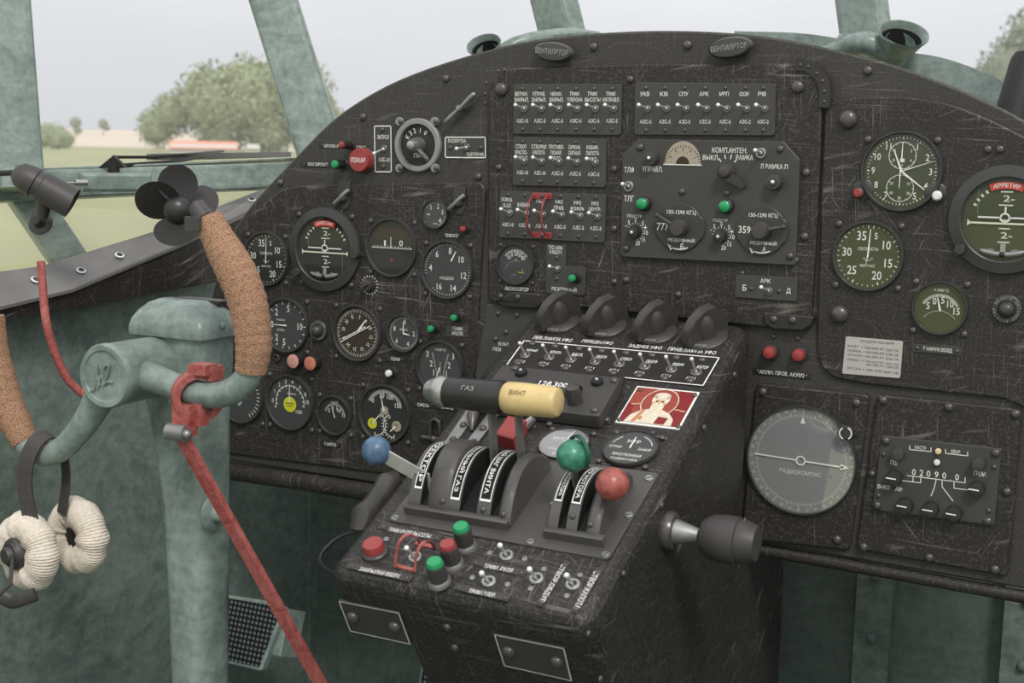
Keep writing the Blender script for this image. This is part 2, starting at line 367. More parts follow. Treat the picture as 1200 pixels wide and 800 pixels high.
    def build(s, name, mat=None, parent=None, label=None):
        me = bpy.data.meshes.new(name); me.from_pydata(s.v, [], s.f)
        me.polygons.foreach_set('use_smooth', s.sm)
        if s.mats:
            for k in s.mats: me.materials.append(M[k])
            me.polygons.foreach_set('material_index', s.mi)
        else: me.materials.append(M[mat])
        if any(s.sm): me.set_sharp_from_angle(angle=math.radians(38))
        me.validate(); me.update()
        ob = bpy.data.objects.new(name, me); COL.objects.link(ob)
        if parent: ob.parent = parent
        if label: ob['label'] = label
        return ob
def inset(P, b):
    n = len(P); out = []
    for i in range(n):
        p0, p1, p2 = Vector(P[i - 1]), Vector(P[i]), Vector(P[(i + 1) % n])
        d1 = (p1 - p0); d2 = (p2 - p1)
        if d1.length < 1e-9 or d2.length < 1e-9: out.append(tuple(p1)); continue
        d1.normalize(); d2.normalize()
        n1 = Vector((-d1.y, d1.x)); n2 = Vector((-d2.y, d2.x)); q = (n1 + n2); k = max(.35, 1 + n1.dot(n2))
        out.append(tuple(p1 + q * (b / k)))
    return out
def rounded(P, r, k=4):
    n = len(P); out = []
    for i in range(n):
        p0, p1, p2 = Vector(P[i - 1]), Vector(P[i]), Vector(P[(i + 1) % n])
        a, b = (p0 - p1), (p2 - p1); rr = min(r, a.length * .45, b.length * .45)
        A = p1 + a.normalized() * rr; B = p1 + b.normalized() * rr
        for j in range(k + 1):
            t = j / k; out.append(tuple(A * (1 - t) ** 2 + p1 * 2 * t * (1 - t) + B * t * t))
    return out
def spline(P, k=6):
    """Catmull-Rom through 3-D points"""
    P = [Vector(p) for p in P]; Q = [P[0] * 2 - P[1]] + P + [P[-1] * 2 - P[-2]]; out = []
    for i in range(1, len(Q) - 2):
        a, b, c, d = Q[i - 1:i + 3]
        for j in range(k):
            t = j / k; out.append(.5 * ((2 * b) + (c - a) * t + (2 * a - 5 * b + 4 * c - d) * t * t + (3 * b - a - 3 * c + d) * t ** 3))
    return out + [P[-1]]
def lerps(a, n):
    out = []
    for i in range(n):
        t = i / (n - 1) * (len(a) - 1); k = min(int(t), len(a) - 2); out.append(a[k] + (a[k + 1] - a[k]) * (t - k))
    return out
def axis_matrix(p, z, x=None):
    z = Vector(z).normalized(); x = Vector(x) if x else (Vector((1, 0, 0)) if abs(z.x) < .9 else Vector((0, 1, 0)))
    x = (x - z * x.dot(z)).normalized(); y = z.cross(x)
    return Matrix(((x.x, y.x, z.x, p[0]), (x.y, y.y, z.y, p[1]), (x.z, y.z, z.z, p[2]), (0, 0, 0, 1)))
# ---------------------------------------------------------------- things
def setp(o, label=None, cat=None, group=None, kind=None):
    if label: o['label'] = label
    if cat: o['category'] = cat
    if group: o['group'] = group
    if kind: o['kind'] = kind
    return o
_SH = {}
def shared(key, fn):
    if key not in _SH:
        ob = fn(); _SH[key] = ob.data; bpy.data.objects.remove(ob)
    return _SH[key]
def dome(mat='rivet'):
    def mk():
        b = MB(); b.lathe([(1, 0), (1, .25), (.93, .45), (.72, .66), (.4, .8), (0, .85)], 16); return b.build('screw', mat)
    return shared('dome' + mat, mk)
def flatscrew(mat='steel_dull'):
    def mk():
        b = MB(); b.use(mat); b.lathe([(1, 0), (1, .25), (.9, .38), (0, .4)], 16); b.use('slot_black'); b.line((-.8, -.1), (.8, .12), .2, .42); return b.build('screw')
    return shared('flat' + mat, mk)
class Th:
    """a thing standing on a plane: local x along u, y along v, z along the normal"""
    def __init__(s, name, label, cat, px, py, plane, off=0.0, group=None, kind=None):
        s.pl = plane.off(off); p = s.pl.hit(px, py)
        s.M = Matrix(((s.pl.u.x, s.pl.v.x, s.pl.n.x, p.x), (s.pl.u.y, s.pl.v.y, s.pl.n.y, p.y), (s.pl.u.z, s.pl.v.z, s.pl.n.z, p.z), (0, 0, 0, 1)))
        s.I = s.M.inverted(); s.p = p
        s.o = bpy.data.objects.new(name, None); COL.objects.link(s.o); s.o.empty_display_size = .01; s.o.matrix_world = s.M
        setp(s.o, label, cat, group, kind)
        e = 1e-3; a = proj(p); s.du = (proj(p + s.pl.u * e) - a).length / e; s.dv = (proj(p + s.pl.v * e) - a).length / e
    def L(s, x, y, h=0.0):
        q = s.I @ hit(x, y, s.pl.o + s.pl.n * h, s.pl.n); return (q.x, q.y)
    def P(s, pts, h=0.0): return [s.L(x, y, h) for x, y in pts]
    def W(s, p): return s.I @ Vector(p)
    def scale(s, x, y, h=0):
        p = hit(x, y, s.pl.o + s.pl.n * h, s.pl.n); e = 1e-3; a = proj(p)
        return (proj(p + s.pl.u * e) - a).length / e, (proj(p + s.pl.v * e) - a).length / e
    def part(s, name, mb, mat=None, label=None, parent=None): return mb.build(name, mat, parent or s.o, label)
    def txt(s, mb, string, x, y, wpx, hpx, h=0.0, rot=0.0, shear=0):
        su, sv = s.scale(x, y, h); a, b = s.L(x, y, h)
        mb.txt(string, a, b, hpx / sv, wpx / su if wpx else None, rot, h, shear=shear)
    def inst(s, name, me, x, y, h, sc, parent=None, rot=0.0):
        o = bpy.data.objects.new(name, me); COL.objects.link(o); o.parent = parent or s.o
        a, b = s.L(x, y, h); o.location = (a, b, h); o.scale = (sc, sc, sc); o.rotation_euler = (0, 0, rot); return o
    def screw(s, x, y, rpx=3.2, h=0.0, mat='rivet', flat=False):
        sv = s.scale(x, y, h)[1]
        return s.inst('screw', flatscrew(mat) if flat else dome(mat), x, y, h, rpx / sv, rot=random.uniform(0, 3))
    def lever_to(s, bx, by, tx, ty, h=0.0):
        """base point at height h and the tip whose ray meets the plane of constant u through the base"""
        a, b = s.L(bx, by, h); base = s.M @ Vector((a, b, h)); tip = hit(tx, ty, base, s.pl.u); return Vector((a, b, h)), s.I @ tip
def toggle(th, bx, by, tx, ty, h=0.0, ring=4.2, r=0.0016, parent=None, mat='steel'):
    """toggle switch as a part of th: collar (part) > lever (sub-part)"""
    B, T = th.lever_to(bx, by, tx, ty, h); rr = ring / th.scale(bx, by, h)[1]
    c = MB(); c.use('lever_grey' if ring < 6 else 'steel_dull'); c.lathe([(rr * .55, 0), (rr, 0), (rr, rr * .28), (rr * .86, rr * .42), (rr * .55, rr * .42), (rr * .5, 0)], 20, Matrix.Translation(B)); c.use('soft_black').disc(B.x, B.y, rr * .56, B.z + rr * .1)
    k = th.part('toggle_switch', c, None, parent=parent)
    l = MB(); d = T - B; l.use('lever_metal'); l.tube([B, B + d * .3, T], [r * 1.1, r * .8, r], 10); l.use('steel_tip').ball(T, r * 1.5, n=12); l.ball(B + d * .12, r * 1.3, n=12)
    l.build('lever', None, k)
    return k
# ================================================================ outside: field, trees, sheds
def struct(ob): ob['kind'] = 'structure'; return ob
GZ = -1.6                                                     # ground level under the aircraft
g = MB(); g.quad([(-1800, -60), (1800, -60), (1800, 1200), (-1800, 1200)], GZ)
go = g.build('grass_field', 'grass'); setp(go, None, None, None, 'structure')
g = MB(); g.add([(-1400, 430, GZ + .05), (900, 430, GZ + .05), (900, 1190, GZ + 15), (-1400, 1190, GZ + 15)], [(0, 1, 2, 3)]); setp(g.build('ploughed_field', 'field_soil'), None, None, None, 'structure')
def gz(dist): return GZ + max(0, dist - 420) * .02
def far(x, y_ground_px, dist):                                # a spot on the ground seen at column x, at a given distance
    r = ray(x, 200); d = Vector((r.x, r.y)).normalized(); return Vector((CAM.x + d.x * dist, CAM.y + d.y * dist, gz(dist)))
def tree(x, dist, lobes, label, mat='foliage', trunk=True, name='tree', leaves=900):
    p = far(x, 0, dist); k = dist / F * 1.06
    o = bpy.data.objects.new(name, None); COL.objects.link(o); o.location = p; setp(o, label, 'tree', 'trees beyond the field')
    rt = Vector((R3 @ Vector((1, 0, 0))).xy).normalized()
    b = MB(); rnd = random.Random(x + int(dist))
    for (cx, cz, r) in lobes:                                 # centre offset sideways / up, radius, all in metres via k
        c = Vector((rt.x * cx * k, rt.y * cx * k, cz * k)); R = r * k
        b.add([c + Vector((math.sin(a) * math.cos(t_), math.sin(a) * math.sin(t_), math.cos(a))) * R * (.8 + .1 * math.sin(5 * t_ + 3 * a)) for a in (0.01, .6, 1.1, 1.6, 2.2, 3.13) for t_ in [j * math.pi / 5 for j in range(10)]],
              [(i * 10 + j, i * 10 + (j + 1) % 10, (i + 1) * 10 + (j + 1) % 10, (i + 1) * 10 + j) for i in range(5) for j in range(10)], True)
        for _ in range(leaves):
            v = Vector((rnd.gauss(0, 1), rnd.gauss(0, 1), rnd.gauss(0, 1))).normalized(); q = c + v * R * rnd.uniform(.78, 1.08)
            s_ = R * rnd.uniform(.05, .1); u = Vector((rnd.gauss(0, 1), rnd.gauss(0, 1), rnd.gauss(0, 1))).normalized(); w = v.cross(u).normalized()
            b.add([q - u * s_, q + w * s_ * .6, q + u * s_, q - w * s_ * .6], [(0, 1, 2, 3)])
    b.build('foliage', mat, o)
    t_ = MB(); h = max(l[1] for l in lobes) * k; t_.tube([(0, 0, -.2), (0.1, 0, h * .4), (0, 0.1, h * .8)], [.03 * h + .08, .025 * h + .05, .01 * h + .03], 10); t_.build('trunk', 'bark', o)
    return o
tree(262, 400, [(-70, 25, 22), (-52, 40, 24), (-10, 52, 42), (35, 58, 46), (80, 60, 40), (0, 25, 30), (50, 25, 32), (100, 30, 32)], 'large broad green tree behind the left windscreen post')
tree(62, 410, [(-6, 14, 14), (6, 12, 15), (14, 10, 10), (-14, 8, 9)], 'small bushy tree at the far left edge of the field', leaves=400)
tree(90, 640, [(0, 14, 7), (2, 6, 5)], 'narrow distant tree standing left above the pale field', 'foliage_dark', leaves=200)
tree(122, 680, [(0, 12, 6), (4, 8, 4)], 'tiny distant tree left of the big tree', 'foliage_dark', leaves=200)
tree(1172, 300, [(-22, 62, 28), (4, 100, 34), (32, 128, 40), (8, 40, 38), (50, 80, 46), (60, 30, 40)], 'tall grey-green tree beyond the right windscreen', 'foliage_dark')
def shed(x0, x1, dist, hpx, mat, label, z0=0):
    A, B = far(x0, 0, dist), far(x1, 0, dist); d = (B - A); L_ = d.length; d.normalize(); k = dist / F; h = hpx * k
    o = bpy.data.objects.new('farm_building', None); COL.objects.link(o); o.location = (A + B) / 2; o.rotation_euler = (0, 0, math.atan2(d.y, d.x)); setp(o, label, 'building', 'farm buildings beyond the field')
    b = MB(); b.box((0, 8, h * .4), (L_, 12, h * .8)); b.build('wall', 'plaster' if mat != 'plaster' else mat, o)
    r_ = MB(); r_.add([(-L_ / 2 - .3, 1, h * .4), (L_ / 2 + .3, 1, h * .4), (L_ / 2 + .3, 8, h * 1.05), (-L_ / 2 - .3, 8, h * 1.05), (L_ / 2 + .3, 14.4, h * .5), (-L_ / 2 - .3, 14.4, h * .5)], [(0, 1, 2, 3), (3, 2, 4, 5), (0, 3, 5), (1, 4, 2)]); r_.build('roof', mat, o)
shed(200, 278, 360, 13, 'brick_pink', 'long low shed with a pinkish red roof below the big tree')
shed(290, 304, 388, 13, 'plaster', 'small white shed right of the long red-roofed shed')
p = far(38, 0, 300); b = MB(); b.tube([p, p + Vector((0, 0, 26))], [.45, .3], 8); q = p + Vector((0, 0, 20)); b.tube([q - Vector((3.2, 1.5, 0)), q + Vector((.5, .3, 0))], .2, 6)
setp(b.build('utility_pole', 'bark'), 'thin distant utility pole with one crossarm at far left', 'pole')
# ================================================================ cockpit shell
XW = -1.30
b = MB(); b.box((XW - .02, -.75, .53), (.04, 2.2, 1.06)); struct(b.build('wall_left', 'green_wall'))
b = MB(); b.box((.62, -.75, .5), (.04, 2.2, 1.2)); struct(b.build('wall_right', 'green_wall'))
b = MB(); b.box((-.35, -.75, -.02), (2.0, 2.3, .04)); struct(b.build('floor', 'green_dark'))
YF = .34
b = MB(); b.box((-.35, YF + .02, .46), (2.0, .04, 1.0)); struct(b.build('wall_front', 'green_dark'))
# ribs riveted to the front bulkhead
def rib(x0, x1, label):
    A, B = onY(x0, 620, YF), onY(x1, 620, YF); w = B.x - A.x
    o = bpy.data.objects.new('bulkhead_rib', None); COL.objects.link(o); o.location = ((A.x + B.x) / 2, YF, .4); setp(o, label, 'rib', 'ribs on the front bulkhead', 'structure')
    m_ = MB(); m_.box((0, -.012, 0), (w, .024, .86)); m_.build('rib_channel', 'green_wall', o)
    for i in range(7):
        s_ = bpy.data.objects.new('rivet', dome('green_dark')); COL.objects.link(s_); s_.parent = o; s_.location = (0, -.024, .36 - i * .09); s_.rotation_euler = (math.pi / 2, 0, 0); s_.scale = (.0075,) * 3
rib(343, 372, 'riveted green rib left of the pedestal'); rib(1012, 1054, 'riveted green rib below the radio compass')
rib(1186, 1240, 'green rib at the lower right edge'); rib(268, 300, 'green rib just right of the control column')
# sloping skirt under the panel at the back of the foot well
# ---------------------------------------------------------------- windscreen posts and sill
def beam(name, A, B, w, d, mat='green_paint', face=None, kind='structure', build=True, mb=None):
    """rectangular bar from A to B; w = width across the view, d = depth"""
    A, B = Vector(A), Vector(B); ax = (B - A).normalized(); f = Vector(face) if face else ((CAM - (A + B) / 2).normalized())
    z = (f - ax * f.dot(ax)).normalized(); x = ax.cross(z); m_ = mb or MB()
    P = rounded([(-w / 2, -d / 2), (w / 2, -d / 2), (w / 2, d / 2), (-w / 2, d / 2)], min(w, d) * .22, 3)
    n = len(P); vs = [c + x * p[0] + z * p[1] for c in (A, B) for p in P]
    m_.add(vs, [(i, (i + 1) % n, n + (i + 1) % n, n + i) for i in range(n)] + [tuple(range(n - 1, -1, -1)), tuple(range(n, 2 * n))])
    if build:
        ob = m_.build(name, mat); 
        if kind: ob['kind'] = kind
        return ob
FC = (.42, -.9, .0)
beam('trim_1', at(-10, -220, 1.72), at(24, 222, 1.72), .056, .05, face=(.85, -.5, 0))                 # left post
beam('trim_2', at(252, -220, 2.02), at(380, 190, 2.02), .072, .05, face=(.55, -.85, 0))             # second post
beam('trim_3', at(594, -220, 2.05), at(668, 76, 2.05), .068, .04, face=(-.25, -.95, 0))             # middle posts
beam('trim_4', at(981, -220, 1.82), at(1021, 90, 1.82), .064, .04, face=(-.25, -.95, 0))
beam('trim_5', at(-60, 222, 1.70), at(352, 205, 2.10), .040, .03, face=(.8, -.6, .15))              # sill bar
beam('trim_6', at(-60, 205, 1.71), at(352, 187, 2.11), .003, .034, face=(.8, -.6, .15))             # bright upper flange of the sill
beam('trim_7', at(28, 226, 1.79), at(98, 330, 1.86), .050, .022, face=(.9, -.4, .25))               # strut down to the side ledge
# curved green coaming behind the panel on the right
m_ = MB(); pts = spline([at(860, 52, 1.80), at(950, 56, 1.78), at(1050, 75, 1.74), at(1110, 86, 1.72), at(1180, 116, 1.68), at(1290, 185, 1.62), at(1420, 280, 1.55)], 5)
m_.tube(pts, .02, 4, flat=(.0165, .014, (0, 0, 1))); struct(m_.build('trim_8', 'green_paint'))
m_ = MB(); pts = spline([at(606, 56, 1.98), at(650, 52, 1.95), at(700, 48, 1.9)], 4); m_.tube(pts, .02, 4, flat=(.012, .016, (0, 0, 1))); struct(m_.build('trim_9', 'green_paint'))
# window panes
def pane(name, P, th=.004):
    P = [Vector(p) for p in P]; nn_ = (P[1] - P[0]).cross(P[2] - P[0]).normalized() * th; n = len(P)
    m_ = MB(); m_.add(P + [p + nn_ for p in P][:0], [tuple(range(n))]); struct(m_.build(name, 'windscreen'))
pane('window_1', [at(-220, -220, 1.60), at(-30, -220, 1.76), at(20, 222, 1.76), at(-200, 222, 1.60)])
pane('window_2', [at(-20, -220, 1.77), at(243, -220, 2.05), at(372, 205, 2.14), at(24, 220, 1.78)])
pane('window_3', [at(255, -220, 2.05), at(590, -220, 2.09), at(664, 110, 2.09), at(372, 205, 2.10)])
pane('window_4', [at(590, -220, 2.09), at(981, -220, 1.86), at(1018, 110, 1.86), at(664, 110, 2.09)])
pane('window_5', [at(981, -220, 1.86), at(1500, -220, 1.55), at(1500, 260, 1.55), at(1018, 110, 1.86)])
pane('window_6', [at(-200, 222, 1.62), at(352, 222, 2.13), at(330, 260, 2.05), at(-200, 345, 1.60)])
# ---------------------------------------------------------------- side ledge below the left windows
XL = -1.262
lo = [onX(x, y, XL) for x, y in ((-260, 445), (0, 377), (125, 354), (252, 331), (262, 329))]
mi = [onX(x, y, XL) for x, y in ((-260, 420), (0, 357), (82, 337), (201, 288), (290, 247))]
hi = [onX(x, y, XL - .045) for x, y in ((-260, 372), (0, 318), (47, 312), (178, 272), (312, 220))]
b = MB(); n = len(lo)
b.add(lo + [m_ + Vector((.004, 0, 0)) for m_ in mi], [(i, i + 1, n + i + 1, n + i) for i in range(n - 1)])
b.add([p + Vector((-.03, 0, 0)) for p in lo] + lo, [(i, i + 1, n + i + 1, n + i) for i in range(n - 1)])
struct(b.build('trim_10', 'panel_dark'))
led = bpy.data.objects.new('side_ledge', None); COL.objects.link(led); led.location = mi[2]; setp(led, 'grey metal ledge strip along the lower edge of the left window', 'ledge', None, 'structure')
b = MB(); mi2 = [p + Vector((.006, 0, -.001)) for p in mi]; b.add([p - led.location for p in mi2 + hi], [(i, i + 1, n + i + 1, n + i) for i in range(n - 1)]); b.add([p - led.location for p in [q - Vector((0, 0, .004)) for q in mi2] + mi2], [(i, i + 1, n + i + 1, n + i) for i in range(n - 1)])
b.build('ledge_strip', 'strip_grey', led)
def ledge_point(x, y):
    # point on the strip's surface, found by the ray against its quads
    for i in range(n - 1):
        A, B, C_ = mi2[i], mi2[i + 1], hi[i]; nn_ = (B - A).cross(C_ - A).normalized(); q = hit(x, y, A, nn_)
        t_ = (q - A).dot(B - A) / (B - A).length_squared
        if -0.05 <= t_ <= 1.0: return q, (nn_ if nn_.dot(CAM - q) > 0 else -nn_)
    return q, (nn_ if nn_.dot(CAM - q) > 0 else -nn_)
for x, y in ((42, 328), (95, 317), (140, 299), (295, 234)):
    q, nn_ = ledge_point(x, y); b = MB(); T = axis_matrix(q - led.location, nn_); b.use('white_cap').lathe([(.0062, 0), (.0062, .001), (.0045, .0016), (.0042, .0006)], 20, T); b.use('bezel').lathe([(.0042, .0006), (.0036, .0022), (.0014, .0024), (.001, .0008), (0, .0008)], 16, T); b.build('screw', None, led)
# ================================================================ instrument panel
def outline(pts, k=6): return [(p.x, p.z) for p in spline([onY(x, y, 0) for x, y in pts], k)]
arch = [(247, 352), (256, 318), (272, 274), (290, 246), (312, 220), (352, 178), (386, 144), (420, 119), (460, 97), (505, 79), (560, 62), (620, 48), (700, 39), (780, 36), (860, 39), (930, 48), (985, 60), (1040, 74), (1100, 95), (1150, 116), (1200, 141), (1300, 205), (1400, 285)]
top = outline(arch)
bot = [(p.x, p.z) for p in (onY(1400, 728, 0), onY(1200, 690, 0), onY(868, 632, 0), onY(860, 560, 0), onY(600, 560, 0), onY(560, 586, 0), onY(440, 566, 0), onY(350, 552, 0), onY(246, 536, 0))]
pan = bpy.data.objects.new('instrument_panel', None); COL.objects.link(pan); setp(pan, 'worn black instrument panel with an arched top, under the windscreen', 'instrument panel')
b = MB(); P = [(x, -z) for x, z in (top + bot)]
# local: (x, y=-z...) -> world mapping by explicit vertices
ring = top + bot; A = sum(ring[i][0] * ring[(i + 1) % len(ring)][1] - ring[(i + 1) % len(ring)][0] * ring[i][1] for i in range(len(ring)))
if A < 0: ring = ring[::-1]
inn = inset(ring, .0025); L_ = len(ring)
b.add([(x, .022, z) for x, z in ring] + [(x, .002, z) for x, z in ring] + [(x, 0, z) for x, z in inn],
      [(i, (i + 1) % L_, L_ + (i + 1) % L_, L_ + i) for i in range(L_)] + [(L_ + i, L_ + (i + 1) % L_, 2 * L_ + (i + 1) % L_, 2 * L_ + i) for i in range(L_)] + [tuple(range(2 * L_, 3 * L_)), tuple(range(L_ - 1, -1, -1))])
b.build('backing_plate', 'panel_band', pan)
def panel_part(name, pts, h, mat, r=.012, bev=.0018, z0=-.0005, label=None):
    q = [PANEL.off(h).hit(x, y) for x, y in pts]; P = rounded([(p.x, p.z) for p in q], r, 5)
    m_ = MB(); T = Matrix(((1, 0, 0, 0), (0, 0, -1, 0), (0, 1, 0, 0), (0, 0, 0, 1)))
    m_.plate(P, z0, h, bev, T); return m_.build(name, mat, pan, label)
# upper left field with the fire controls (flush, under the arch), lower left gauge board
panel_part('sub_panel', [(330, 222), (352, 217), (563, 213), (569, 222), (562, 330), (557, 430), (540, 566), (258, 530), (256, 400), (262, 318), (292, 252)], .004, 'panel_dark', .010)
panel_part('sub_panel', [(572, 104), (577, 90), (592, 81), (640, 78), (760, 75), (930, 74), (952, 82), (963, 98), (963, 135), (958, 250), (950, 380), (938, 386), (900, 384), (700, 362), (640, 356), (572, 353)], .008, 'panel_dark', .008)
panel_part('sub_panel', [(966, 132), (972, 120), (1000, 114), (1060, 113), (1115, 122), (1160, 140), (1210, 165), (1300, 222), (1300, 492), (1200, 478), (1178, 467), (1013, 450), (974, 442), (959, 425), (957, 390), (962, 250)], .005, 'panel_dark', .012)
panel_part('sub_panel', [(886, 449), (1019, 463), (996, 645), (868, 631)], .006, 'panel_dark', .007)
panel_part('sub_panel', [(1028, 462), (1198, 480), (1181, 676), (1003, 643)], .006, 'panel_dark', .007)
panel_part('bracket_plate', [(570, 356), (632, 358), (640, 380), (560, 450), (556, 440)], .003, 'board', .002)
panel_part('bracket_plate', [(556, 372), (567, 380), (560, 560), (548, 560)], .002, 'panel_dark', .001)
panel_part('latch_plate', [(602, 342), (632, 344), (634, 358), (626, 362), (590, 360), (578, 352)], .011, 'bakelite', .003)
panel_part('latch_plate', [(893, 366), (954, 371), (951, 381), (940, 388), (905, 386), (896, 380)], .012, 'bakelite', .003)
# curved corner strip with rivets, upper right of the centre board
m_ = MB(); pts = spline([onY(x, y, -.0095) for x, y in ((933, 76), (945, 77), (957, 84), (965, 96), (967, 110), (966, 126))], 4); m_.tube(pts, .002, 4, flat=(.0018, .0062, (0, -1, 0))); m_.build('corner_strip', 'bakelite', pan)
def pscrew(x, y, r=3.4, h=0.0, mat='rivet'):
    q = PANEL.off(h).hit(x, y); Z = (R3.transposed() @ (q - CAM)).z
    o = bpy.data.objects.new('screw', dome(mat)); COL.objects.link(o); o.parent = pan; o.location = q; o.rotation_euler = (math.pi / 2, 0, 0); s_ = r * Z / F; o.scale = (s_,) * 3
for x, y, r in ((938, 76, 2), (947, 78, 2), (957, 86, 2), (964, 95, 2.2), (966, 107, 2.2), (966, 119, 2.2)): pscrew(x, y, r, .011)
for x, y, r, h in ((588, 105, 8, .008), (935, 102, 8, .008), (696, 55, 5, 0), (806, 53, 5.5, 0), (739, 93, 4.4, .008), (1017, 83, 5.5, 0), (994, 140, 11, .005), (984, 368, 10.5, .005),
                   (523, 92, 4.5, 0), (426, 137, 4.5, 0), (329, 214, 4, 0), (561, 207, 4.5, 0), (585, 196, 4, .008), (720, 198, 4, .008), (720, 268, 4.2, .008), (720, 330, 3.8, .008),
                   (945, 202, 5, .008), (943, 277, 5, .008), (734, 328, 4, .008), (570, 97, 2, 0), (569, 110, 2, 0), (569, 121, 2, 0), (584, 83, 2, .008), (591, 82, 2, .008),
                   (1158, 175, 4.8, .005), (1172, 175, 4.8, .005), (932, 305, 4.5, .008), (870, 320, 3, .008), (795, 345, 4, .008),
                   (894, 459, 5, .006), (1004, 472, 5, .006), (870, 615, 5, .006), (981, 632, 5.2, .006),
                   (1035, 469, 5.2, .006), (1112, 477, 5.2, .006), (1190, 485, 5.4, .006), (1022, 555, 4, .006), (1180, 576, 5, .006), (1012, 641, 5.2, .006), (1089, 653, 5.2, .006), (1166, 667, 5.4, .006),
                   (587, 347, 3.6, .011), (607, 348, 3.6, .011), (584, 367, 3, .003), (606, 369, 3, .003), (593, 389, 3, .003), (581, 397, 3, .003), (907, 374, 4.6, .012), (929, 375, 4.8, .012), (907, 394, 3.2, 0), (935, 396, 3.2, 0),
                   (455, 229, 0, 0)):
    if r: pscrew(x, y, r, h)
# rolled lip along the lower edge
for pts in (((246, 548), (350, 563), (440, 577), (552, 598)), ((868, 640), (1000, 663), (1200, 699), (1400, 738))):
    m_ = MB(); L0 = pts[0][0] < 500; m_.tube([onY(x, y, .005) for x, y in pts], .0135 if L0 else .0075, 18); m_.build('lower_lip', 'panel_dark', pan)
# lettering painted straight on the panel
b = MB()
def ptxt(s_, x, y, w, h, hh, rot=0):
    pl = PANEL.off(hh + .0003); p = pl.hit(x, y); e_ = 1e-3; a0 = proj(p); su = (proj(p + pl.u * e_) - a0).length / e_; sv = (proj(p + pl.v * e_) - a0).length / e_
    b.txt(s_, p.x, p.z, h / sv, w / su, rot, 0, fn=lambda X, Y: (X, p.y, Y))
ptxt('ВОЛЬТ', 590, 403, 12, 4, .003); ptxt('ЛЕВ', 582, 409, 10, 4, .003)
b.build('lettering', 'pale_paint', pan)
# ================================================================ round instruments
def gauge(label, px, py, hpx, off, face, paint, needles=(), name='gauge', cat='gauge', plane=PANEL, rim=.10, depth=.006, bez='bezel', glass='gauge_glass', screws=((-1, 1), (1, 1), (-1, -1), (1, -1)), srad=3.1, sdist=.83, group=None):
    th = Th(name, label, cat, px, py, plane, off, group); R = hpx / 2 / th.dv; r = R * (1 - rim)
    th.R = R; th.r = r
    b = MB(); b.lathe([(R, 0), (R, depth * .6), (R * (1 - rim * .3), depth), (R * (1 - rim * .7), depth), (r, depth * .72), (r, .0016)], 56); th.part('bezel', b, bez)
    b = MB(); b.disc(0, 0, r * 1.01, .0016, 48); th.part('dial_face', b, face)
    NUMK[0] = 1.42; b = MB(); paint(b, r, .0019); th.part('dial_markings', b, 'pale_paint' if not b.mats else None); NUMK[0] = 1.0
    for i, nd in enumerate(needles):
        b = MB(); nd(b, r, .0032 + .0007 * i); th.part('needle', b, 'white_paint' if not b.mats else None)
    if glass: b = MB(); b.disc(0, 0, r * 1.0, depth * .70, 48); th.part('glass', b, glass)
    for sx_, sy_ in screws:
        o = bpy.data.objects.new('screw', dome('rivet')); COL.objects.link(o); o.parent = th.o; o.location = (sx_ * R * sdist, sy_ * R * sdist, 0); q = srad / th.dv; o.scale = (q, q, q)
    return th
def needle(deg, r0, r1, w=.03, tail=0, hub=.0, cx=0, cy=0):
    def f(b, r, z):
        a = math.radians(90 - deg); c, q = math.cos(a), math.sin(a); n = (-q, c)
        b.quad([(cx * r + c * r0 * r + n[0] * w * r, cy * r + q * r0 * r + n[1] * w * r), (cx * r + c * r0 * r - n[0] * w * r, cy * r + q * r0 * r - n[1] * w * r), (cx * r + c * r1 * r - n[0] * w * r * .45, cy * r + q * r1 * r - n[1] * w * r * .45), (cx * r + c * r1 * r + n[0] * w * r * .45, cy * r + q * r1 * r + n[1] * w * r * .45)], z)
        if hub: b.disc(cx * r, cy * r, hub * r, z + .0003, 20)
    return f
# -- airspeed, one on each side
def speed_face(b, r, z, big=1.0):
    for i in range(36):
        d = i * 10 + 8; b.tick(0, 0, r * (.90 if i % 5 else .86), r * .95, d, r * (.022 if i % 5 else .035), z)
    for s_, d, h in (('35', -20, .20), ('5', 19, .14), ('10', 57, .19), ('15', 107, .19), ('20', 153, .19), ('25', 226, .19), ('30', 279, .19)): b.num(s_, r * (.66 if s_ != '5' else .66), d, r * h * big, z)
    b.txt('СКОРОСТЬ', 0, r * .22, r * .10, r * .62, 0, z); b.txt('КМ/ЧАС', 0, -r * .30, r * .09, r * .46, 0, z)
    for d in (-60, -30, 0, 30, 60): b.tick(0, 0, r * .12, r * .16, d + 180, r * .03, z)
gauge('black-faced airspeed dial reading 5 to 35, leftmost in the top row of the left board', 313, 303, 65, .004, 'face_black', speed_face, [needle(2, -.18, .84, .022)])
gauge('olive-faced airspeed dial marked 5 to 35, below the clock on the right', 1017.6, 299.8, 84, .005, 'face_olive', speed_face, [needle(3, -.05, .84, .026), needle(190, 0, .3, .01)], sdist=.86, srad=4.2)
